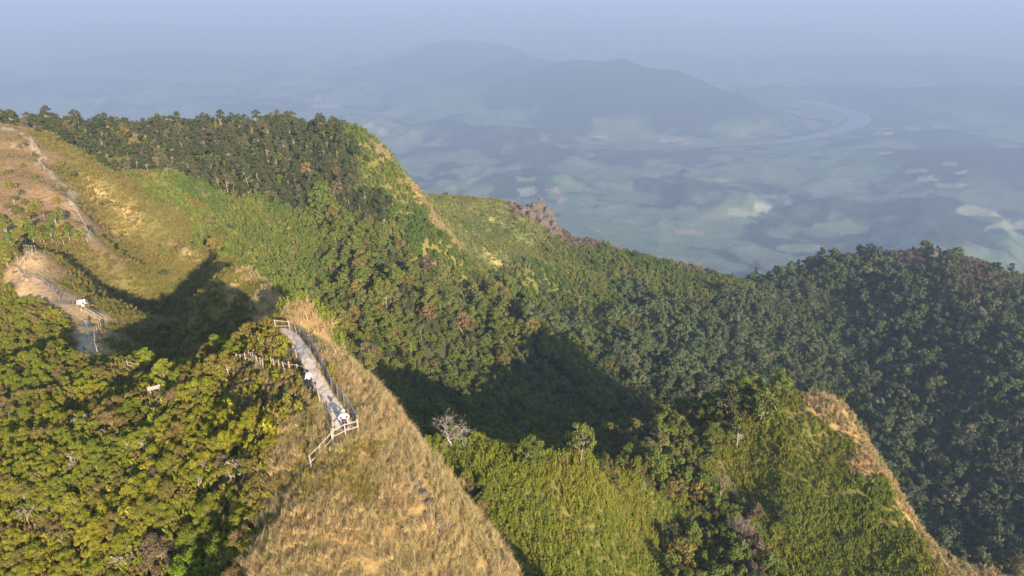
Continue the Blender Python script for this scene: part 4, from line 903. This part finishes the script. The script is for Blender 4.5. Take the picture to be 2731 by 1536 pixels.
X, Y, Z = tree_points('H', .07, 3.5, 10, (280, 900), 9, .85); k = fbm(X, Y, 40, 3, 77) > -.62; X, Y, Z = X[k], Y[k], Z[k]; gn_scatter('far_forest', FM, X, Y, Z, .42+.75*RNG.random(len(X))**1.6, 'dense blue-green forest covering the right-hand ridge', 'forest', .09, zs=.75+.55*RNG.random(len(X)))
X, Y, Z = tree_points('H', .004, 12., 6, (300, 640), 31, .9); u3, v3, _d = proj(X, Y, Z); k = np.nonzero((seen_margin(X, Y, Z+5) > 2) & (u3 > 0) & (u3 < 2731) & (v3 < 1500))[0][:40]
for i in k: bare('bare_tree', BARE[i % 3], X[i], Y[i], .75+.3*random.random(), 'pale bare tree standing out of the dense forest on the right-hand ridge', 'pale bare trees in the far forest', BARK)
UN = [whole(FARM_[i], [BARK_D, mm]) for i, mm in ((0, M_FOREST), (1, M_MID), (2, M_FOREST), (3, M_MID))]
X, Y, Z = cells(('F', 'M', 'X', 'H'), .11, 4, (60, 640), thr=.7); gn_scatter('shaded_thicket', UN, X, Y, Z, .18+.25*RNG.random(len(X)), 'low thicket under and between the forest trees', 'thicket', .1)
X, Y, Z = cells(('M', 'X'), .5, 2, (60, 225), thr=.7); gn_scatter('gully_thicket', LOW+SHM[3:], X, Y, Z, .5+.5*RNG.random(len(X)), 'low leafy thicket in the gully below the right knoll', 'thicket', .12)
X, Y, Z = cells(('G', 'I'), .012, 2, (150, 560), thr=.6); gn_scatter('dotted_bushes', UN, X, Y, Z, .12+.26*RNG.random(len(X))**2, 'low bushes dotted over the grassy slopes', 'bushes', .1)
SB = [with_mat(q, BARK_G) for q in BARE_S]+protos_leafy('scrub', 3, 2.4, 1.0, 6, 10, .3, M_SCRUB, 780)
X, Y, Z = cells('R', .16, 3, (300, 700), thr=.35); k = off_rock(X, Y, 9.); X, Y, Z = X[k], Y[k], Z[k]; gn_scatter('brown_scrub', SB, X, Y, Z, .7+.8*RNG.random(len(X)), 'brown leafless scrub along the distant rocky crest', 'scrub', .12)

# ------------------------------------------------------------------ boards, benches, letters
def board(name, p, az, w, h, tilt, legs, mat_face, mat_post, label, cat, thick=.05, lift=.5, over=0.):
    """panel on two posts; az is the heading its face looks to"""
    root = link(name, None, loc=p, rot=(0, 0, -az)); root.empty_display_size = .3
    M = Matrix.Rotation(tilt, 3, 'X')
    nb = 3; bh = h/nb
    for i in range(nb):
        V, F = [], []; c = M @ Vector((0, 0, (i-(nb-1)/2)*bh)); box(V, F, (c.x, c.y, c.z+lift+h/2), w*(1-.01*(i % 2)), thick, bh*.95, M); link('plank', mesh_from('plank', V, F, [mat_face]), root)
    for s in (-1, 1):
        V, F = [], []; tube(V, F, [(s*w*legs, -.06, -.3), (s*w*legs, -.07, lift+h+over)], [.055, .05], 6); link('post', mesh_from('post', V, F, [mat_post]), root)
    return tag(root, label, cat)
GREYP = plain_mat('grey_panel', (.20, .21, .235), .6, .2, 3.); PLANKW = plain_mat('board_planks', (.40, .32, .26), .85, .25, 5., .3); WHITE = plain_mat('white_paint', (.80, .79, .76), .6, .05, 2.)
board('notice_board', ground(416, 1052, 60.), math.radians(150), 1.6, .5, 0, .32, PLANKW, WOOD_L, 'wooden plank board on two pale posts in the shrub saddle', 'board', lift=.75, over=.15)
board('notice_board', ground(790, 950), math.radians(60), 1.15, .36, -.9, .36, GREYP, WOOD, 'slanted grey panel on short posts at the inner edge of the walk', 'board', lift=.55)
def bench(p, az, L, label, mat=None):
    mat = mat or WOOD
    root = link('bench', None, loc=p, rot=(0, 0, -az)); root.empty_display_size = .3
    for i in range(3):
        V, F = [], []; box(V, F, (0, (i-1)*.17, .45), L, .15, .05); link('seat_plank', mesh_from('seat_plank', V, F, [mat]), root)
    for s in (-1, 1):
        V, F = [], []; box(V, F, (s*L*.4, 0, .07), .1, .42, .7); link('leg', mesh_from('leg', V, F, [mat]), root)
    return tag(root, label, 'bench')
bench(ground(219, 932, 120.), math.radians(70), 2.6, 'grey plank bench at the inner side of the grassy ridge walk', WOOD)
bench(ground(66, 744, 150.), math.radians(35), 2.2, 'low grey bench on the worn western lookout', WOOD)
bench(ground(78, 676, 160.), math.radians(20), 2.0, 'grey bench below the slatted barrier by the slim trees', WOOD)
bench(ground(212, 826, 140.), math.radians(20), 1.5, 'pale slab bench beside the white letters', PLANKW)
# white letters in two rows on a frame of posts
GLY = {'P': [(0,0,0,1),(0,1,.55,1),(.55,1,.55,.52),(.55,.52,0,.5)], 'T': [(.3,0,.3,1),(0,1,.6,1)], 'K': [(0,0,0,1),(0,.45,.55,1),(.1,.5,.6,0)], 'U': [(0,1,0,.1),(0,.05,.55,.05),(.55,.1,.55,1)], 'dot': [(.1,.1,.4,.1),(.1,.3,.4,.3)],
       'bar': [(0,.35,.6,.55),(.0,.35,.0,.8)], 'Y': [(.3,0,.3,.5),(.3,.5,0,1),(.3,.5,.65,1),(0,.5,.6,.5)], 'R': [(0,0,.1,.9),(.1,.9,.55,.9),(.55,.9,.55,.4),(.55,.4,.1,.35),(.3,.35,.6,0)], 'A': [(0,0,.3,.9),(.3,.9,.6,0),(.15,.4,.45,.4)]}
sp = ground(221, 818, 140.); print('sign r', sp.length, 'walk r', [round(q.length, 1) for q in GLp], [round((a-b).length, 2) for a, b in zip(GLp, GRp)], 'saddle', ground(416, 1052, 60.).length, ground(232, 872, 130.).length); az_ = math.radians(-12)
root = link('letter_sign', None, loc=sp, rot=(0, 0, -az_), scale=.72); root.empty_display_size = .3
def letter(ch, x0, z0, s):
    V, F = [], []
    for (a, b, c, d) in GLY[ch]:
        p0 = Vector((x0+a*s, 0, z0+b*s)); p1 = Vector((x0+c*s, 0, z0+d*s)); L = (p1-p0).length; ang = math.atan2((p1-p0).z, (p1-p0).x)
        box(V, F, (p0+p1)/2, L+.17, .10, .18, Matrix.Rotation(-ang, 3, 'Y'))
    link('letter', mesh_from('letter', V, F, [WHITE]), root)
for i, ch in enumerate(('P', 'T', 'K', 'U', 'dot')): letter(ch, -1.35+i*.58, .75+.06*i, .62)
for i, ch in enumerate(('bar', 'Y', 'A', 'R')): letter(ch, -1.2+i*.62, 1.62+.06*i, .62)
for s in (-1.2, -.2, .9, 1.5):
    V, F = [], []; tube(V, F, [(s, .12, -.4), (s, .12, 2.1)], [.05, .045], 6); link('post', mesh_from('post', V, F, [WOOD]), root)
for zz in (.85, 1.6):
    V, F = [], []; tube(V, F, [(-1.4, .12, zz), (1.7, .12, zz+.15)], [.035, .035], 5); link('rail', mesh_from('rail', V, F, [WOOD]), root)
tag(root, 'sign of white letters in two rows at the lookout edge', 'sign')

# ------------------------------------------------------------------ people
SKIN = plain_mat('skin', (.42, .26, .18), .6, .05, 3.); HAIR = plain_mat('black_hair', (.012, .011, .012), .5, .2, 6.)
def skin_obj(name, verts, edges, mat, parent, root=0):
    me = bpy.data.meshes.new(name); me.from_pydata([v[:3] for v in verts], edges, []); me.update()
    o = link(name, me, parent); md = o.modifiers.new('skin', 'SKIN'); md.use_smooth_shade = True
    sv = me.skin_vertices[0].data if me.skin_vertices else None
    if sv is None:
        bpy.context.view_layer.objects.active = o; bpy.ops.mesh.customdata_skin_add(); sv = me.skin_vertices[0].data
    for i, v in enumerate(verts): sv[i].radius = (v[3], v[4] if len(v) > 4 else v[3]); sv[i].use_root = (i == root)
    sd = o.modifiers.new('subd', 'SUBSURF'); sd.levels = 1; sd.render_levels = 2
    me.materials.append(mat); return o
def person(p, az, label, top, legs, hands=((-.30, -.05, .86), (.30, -.05, .86)), elbows=((-.31, .04, 1.13), (.31, .04, 1.13)), lean=0., stride=.0, hat=None, crouch=0., skirt=False, hairmat=HAIR):
    root = link('person', None, loc=p, rot=(0, 0, -az+math.pi)); root.empty_display_size = .3      # local -Y is forward
    k = crouch
    def B(x, y, z): return (x, y-lean*max(0, z-.9)-.0*k, z-(.38*k if z > .7 else 0))
    kn = [(s*.10, -.10*k*3-.02+stride*s*.12, .50-.08*k) for s in (-1, 1)]; an = [(s*.11, .0+stride*s*.24, .09) for s in (-1, 1)]
    hp = [B(s*.095, .0, .90) for s in (-1, 1)]
    v = [(*B(0, 0, .96), .13, .10), (*B(0, 0, 1.12), .125, .09), (*B(0, 0, 1.32), .145, .10), (*B(0, .01, 1.46), .06), (*B(0, .0, 1.54), .055), (*B(0, -.02, 1.62), .085, .095), (*B(0, -.01, 1.72), .06, .07)]
    e = [(0, 1), (1, 2), (2, 3), (3, 4), (4, 5), (5, 6)]
    for s in (0, 1):
        i = len(v); v += [(*hp[s], .09), (*kn[s], .06), (*an[s], .04), (an[s][0], an[s][1]-.16, .03, .035)]; e += [(0, i), (i, i+1), (i+1, i+2), (i+2, i+3)]
        sg = -1 if s == 0 else 1; sh = B(sg*.18, 0, 1.40); el = B(*elbows[s]); hd = B(*hands[s]); el, hd = Vector(el), Vector(hd); d = (hd-el).normalized()
        i = len(v); v += [(*sh, .058), (*el, .042), (*(hd-d*.03), .028), (*(hd+d*.05), .034, .018)]; e += [(2, i), (i, i+1), (i+1, i+2), (i+2, i+3)]
        side = d.cross(Vector((0, 0, 1))).normalized() if abs(d.z) < .95 else Vector((0, 1, 0)); palm = i+3
        for f in range(5):
            off = side*(.03-.018*f) if f < 4 else -side*.05*sg; ln = (.075, .085, .08, .065, .05)[f]
            b = hd+d*(.06 if f < 4 else .01)+off; t = b+d*ln*.6+Vector((0, -.012, -.012)); i2 = len(v)
            v += [(*b, .009), (*t, .008), (*(t+d*ln*.4+Vector((0, -.012, -.02))), .007)]; e += [(palm, i2), (i2, i2+1), (i2+1, i2+2)]
    skin_obj('body', v, e, SKIN, root)
    # shirt
    v = [(*B(0, 0, .86), .165, .13), (*B(0, 0, 1.08), .155, .115), (*B(0, 0, 1.32), .175, .12), (*B(0, .01, 1.45), .075)]; e = [(0, 1), (1, 2), (2, 3)]
    for s in (0, 1):
        sg = -1 if s == 0 else 1; sh = B(sg*.185, 0, 1.40); el = B(*elbows[s]); hd = Vector(B(*hands[s])); w = Vector(el).lerp(hd, .75)
        i = len(v); v += [(*sh, .075), (*el, .06), (*w, .05)]; e += [(2, i), (i, i+1), (i+1, i+2)]
    skin_obj('shirt', v, e, top, root)
    v = [(*B(0, 0, .95), .15, .12)]; e = []
    for s in (0, 1):
        i = len(v); v += [(*hp[s], .11), (*kn[s], .08), (an[s][0], an[s][1], .13, .065)]; e += [(0, i), (i, i+1), (i+1, i+2)]
    skin_obj('trousers', v, e, legs, root)
    for s in (0, 1):
        V, F = [], []; box(V, F, (an[s][0], an[s][1]-.07, .035), .10, .27, .08); o = link('shoe', mesh_from('shoe', V, F, [HAIR]), root); md = o.modifiers.new('b', 'BEVEL'); md.width = .03; md.segments = 2
    hc = Vector(B(0, -.01, 1.66)); bm = bmesh.new(); bmesh.ops.create_icosphere(bm, subdivisions=3, radius=.118)
    for q in list(bm.verts):
        if q.co.z < -.03 and q.co.y < .03: bm.verts.remove(q)
    for q in bm.verts: q.co.z *= 1.05; q.co.y *= 1.12; q.co += hc+Vector((0, .02, .02))
    hm = bpy.data.meshes.new('hair'); bm.to_mesh(hm); bm.free(); hm.materials.append(hairmat); link('hair', hm, root)
    V, F = [], []; nz = Vector(B(0, -.125, 1.63)); box(V, F, nz, .025, .03, .045); link('nose', mesh_from('nose', V, F, [SKIN]), root)
    if hat:
        V, F = [], []; c = Vector(B(0, 0, 1.70)); tube(V, F, [c, c+Vector((0, 0, .02)), c+Vector((0, 0, .04)), c+Vector((0, 0, .16))], [.17, .165, .125, .10], 14); link('hat', mesh_from('hat', V, F, [hat], smooth=True), root)
    return tag(root, label, 'person')
SHIRT_W = plain_mat('white_cotton', (.52, .53, .54), .8, .04, 4.); TROU_D = plain_mat('dark_cloth', (.025, .026, .035), .8, .2, 4.); SHIRT_B = plain_mat('blue_cloth', (.10, .14, .26), .8, .1, 4.); KHAKI = plain_mat('khaki_cloth', (.34, .27, .19), .8, .1, 4.); HATM = plain_mat('pale_straw', (.52, .46, .38), .8, .1, 8.)
def at_walk(u, v):
    q = ground(u, v); q.z = path_z(q.x, q.y); return q
p1 = at_walk(921, 1148); az1 = math.atan2(-p1.x, -p1.y)
person(p1, az1, 'person in white with a pale hat facing out at the end fence of the walk', SHIRT_W, TROU_D, hands=((-.12, -.26, 1.02), (.12, -.26, 1.02)), elbows=((-.40, .02, 1.12), (.40, .02, 1.12)), hat=HATM)
V, F = [], []; box(V, F, (0, 0, 0), .26, .12, .05); box(V, F, (0, -.05, .06), .15, .02, .10)
o = link('remote_control', mesh_from('remote_control', V, F, [TROU_D]), loc=p1+Matrix.Rotation(-az1+math.pi, 3, 'Z') @ Vector((0, -.30, 1.03)), rot=(0, 0, -az1+math.pi)); tag(o, 'small dark handheld controller held by the person at the end fence', 'controller')
p2 = at_walk(829, 1044); person(p2, math.radians(-60), 'black-haired person in a white shirt and dark trousers standing by the inner fence', SHIRT_W, TROU_D, hands=((-.28, -.2, 1.0), (.24, -.28, 1.0)), elbows=((-.33, .06, 1.15), (.33, .02, 1.15)), lean=.18, stride=.25)
# rucksack on the ground
p3 = at_walk(838, 1032); bm = bmesh.new(); bmesh.ops.create_cube(bm, size=1)
for v in bm.verts: v.co = Vector((v.co.x*.34*(1-.15*(v.co.z > 0)), v.co.y*.26, v.co.z*.46+.23))
bmesh.ops.bevel(bm, geom=bm.edges[:], offset=.07, segments=3, affect='EDGES'); rm = bpy.data.meshes.new('sack'); bm.to_mesh(rm); bm.free(); rm.materials.append(TROU_D)
root = link('rucksack', None, loc=p3, rot=(.5, 0, .6)); link('sack', rm, root); V, F = [], []; box(V, F, (0, -.145, .2), .22, .05, .2); link('front_pocket', mesh_from('front_pocket', V, F, [KHAKI]), root)
for s in (-1, 1):
    V, F = [], []; tube(V, F, [(s*.1, .12, .42), (s*.12, .22, .3), (s*.11, .13, .08)], [.018]*3, 5); link('strap', mesh_from('strap', V, F, [TROU_D]), root)
tag(root, 'dark rucksack with a paler pocket lying on the walk beside the fence', 'bag')
person(ground(225, 828, 140.), math.radians(160), 'person in a white shirt standing just below the white letters', SHIRT_W, TROU_D)
person(ground(232, 872, 130.), math.radians(-40), 'person in blue stooping on the grassy bulge of the ridge', SHIRT_B, SHIRT_B, lean=.5, crouch=.35, hands=((-.2, -.4, .75), (.2, -.4, .75)), elbows=((-.28, -.15, 1.0), (.28, -.15, 1.0)))

# ------------------------------------------------------------------ rocks
m, n, out = new_mat('rock'); tc = N(n, 'ShaderNodeTexCoord'); p = N(n, 'ShaderNodeBsdfPrincipled'); p.inputs['Roughness'].default_value = .95; p.inputs['Specular IOR Level'].default_value = .1
f1 = noise(n, tc.outputs['Object'], .6, 6, .7); f2 = noise(n, tc.outputs['Object'], .15, 4, .6)
n.links.new(mixc(n, remap(n, f2, .35, .65), mixc(n, remap(n, f1, .3, .7), (.08, .067, .058), (.225, .185, .16)), (.135, .108, .088)), p.inputs['Base Color'])
b = N(n, 'ShaderNodeBump'); b.inputs['Strength'].default_value = 1.; b.inputs['Distance'].default_value = .6; n.links.new(f1, b.inputs['Height']); n.links.new(b.outputs[0], p.inputs['Normal']); n.links.new(p.outputs[0], out.inputs[0]); ROCK = m
def rock_mesh(seed, sx, sy, sz, sub=4, rough=.35, step=0.):
    bm = bmesh.new(); bmesh.ops.create_icosphere(bm, subdivisions=sub, radius=1); rng = np.random.default_rng(seed)
    planes = rng.normal(size=(14, 3)); planes /= np.linalg.norm(planes, axis=1, keepdims=True); dcut = .62+.3*rng.random(14)
    A_ = np.array([v.co for v in bm.verts])
    for nv, dc in zip(planes, dcut):
        t = A_@nv-dc; A_ -= np.where(t > 0, t, 0)[:, None]*nv*.85
    A_ *= (1+rough*.5*fbm(A_[:, 0]*3+seed, A_[:, 1]*3+A_[:, 2]*4, 1.3, 3, seed))[:, None]
    for v, c in zip(bm.verts, A_): v.co = Vector((c[0]*sx, c[1]*sy, c[2]*sz))
    q = bpy.data.meshes.new('rock'); bm.to_mesh(q); bm.free(); q.materials.append(ROCK); return q
def crag(uvs, label, seed, r0):
    root = None
    for i, (u, v, sx, sz) in enumerate(uvs):
        q = ground(u, v, r0)
        if root is None: root = link('rock_outcrop', None, loc=q); root.empty_display_size = 2; base = q
        link('boulder', rock_mesh(seed+i, sx, sx*.8, sz), root, loc=q-base+Vector((0, 0, sz*.25)), rot=(.1*i, .15, i*1.3))
    return tag(root, label, 'rock')
crag([(1430,560,5.2,5.2),(1442,559,5.2,6.6),(1453,575,5.4,6.0),(1463,592,5.8,5.8),(1473,609,5.6,5.2),(1405,566,5.6,3.2),(1416,578,5.4,3.6),(1484,622,4.6,4),(1468,626,5.4,3.6),(1395,562,5,2.4),(1450,600,5.6,4),(1436,580,5.6,4.2)], 'tall brown rock crag on the crest of the distant spur', 800, 440.)
crag([(2420,668,9,5.5),(2445,666,8,6),(2470,672,8,5.5),(2490,682,6,4.5),(2400,672,5,3.5)], 'pale rock slab on top of the forested right-hand ridge', 830, 560.)
crag([(2640,705,8,6),(2665,703,9,7.5),(2690,712,8,7),(2705,725,7,6)], 'jutting layered rock at the right end of the forested ridge', 850, 560.)
for i, (u, v, s) in enumerate([(u0, v0, s0*.62) for u0, v0, s0 in [(1098,1272,.55),(1112,1290,.5),(1128,1318,.6),(1145,1345,.7),(1150,1372,.5),(1172,1395,.8),(1190,1405,.55),(1170,1425,.5),(1105,1310,.4),(1135,1372,.4)]]):
    q = ground(u, v); tag(link('rock', rock_mesh(870+i, s, s*1.0, s*.8, 3), loc=q+Vector((0, 0, s*.25)), rot=(.2*i, .3, i)), 'dark weathered rock showing through the dry grass of the near ridge', 'rock', 'rocks in the dry grass')
q = ground(858, 1262); tag(link('rock', rock_mesh(899, .5, .35, .3, 3), loc=q+Vector((0, 0, .1))), 'pale stone beside the bare earth below the end fence', 'rock')

# ------------------------------------------------------------------ haze
bm = bmesh.new(); bmesh.ops.create_cube(bm, size=1)
for v in bm.verts: v.co = Vector((v.co.x*2*47500, v.co.y*2*47500, 80 if v.co.z > 0 else -1320))
hz = bpy.data.meshes.new('haze'); bm.to_mesh(hz); bm.free()
m, n, out = new_mat('haze_air'); pv = N(n, 'ShaderNodeVolumePrincipled')
pv.inputs['Color'].default_value = (.41, .51, .705, 1); pv.inputs['Density'].default_value = .000195; pv.inputs['Anisotropy'].default_value = 0.
n.links.new(pv.outputs[0], out.inputs['Volume']); hz.materials.append(m)
tag(link('haze', hz), 'even blue haze filling the air over valley and ridges', 'haze', kind='stuff')
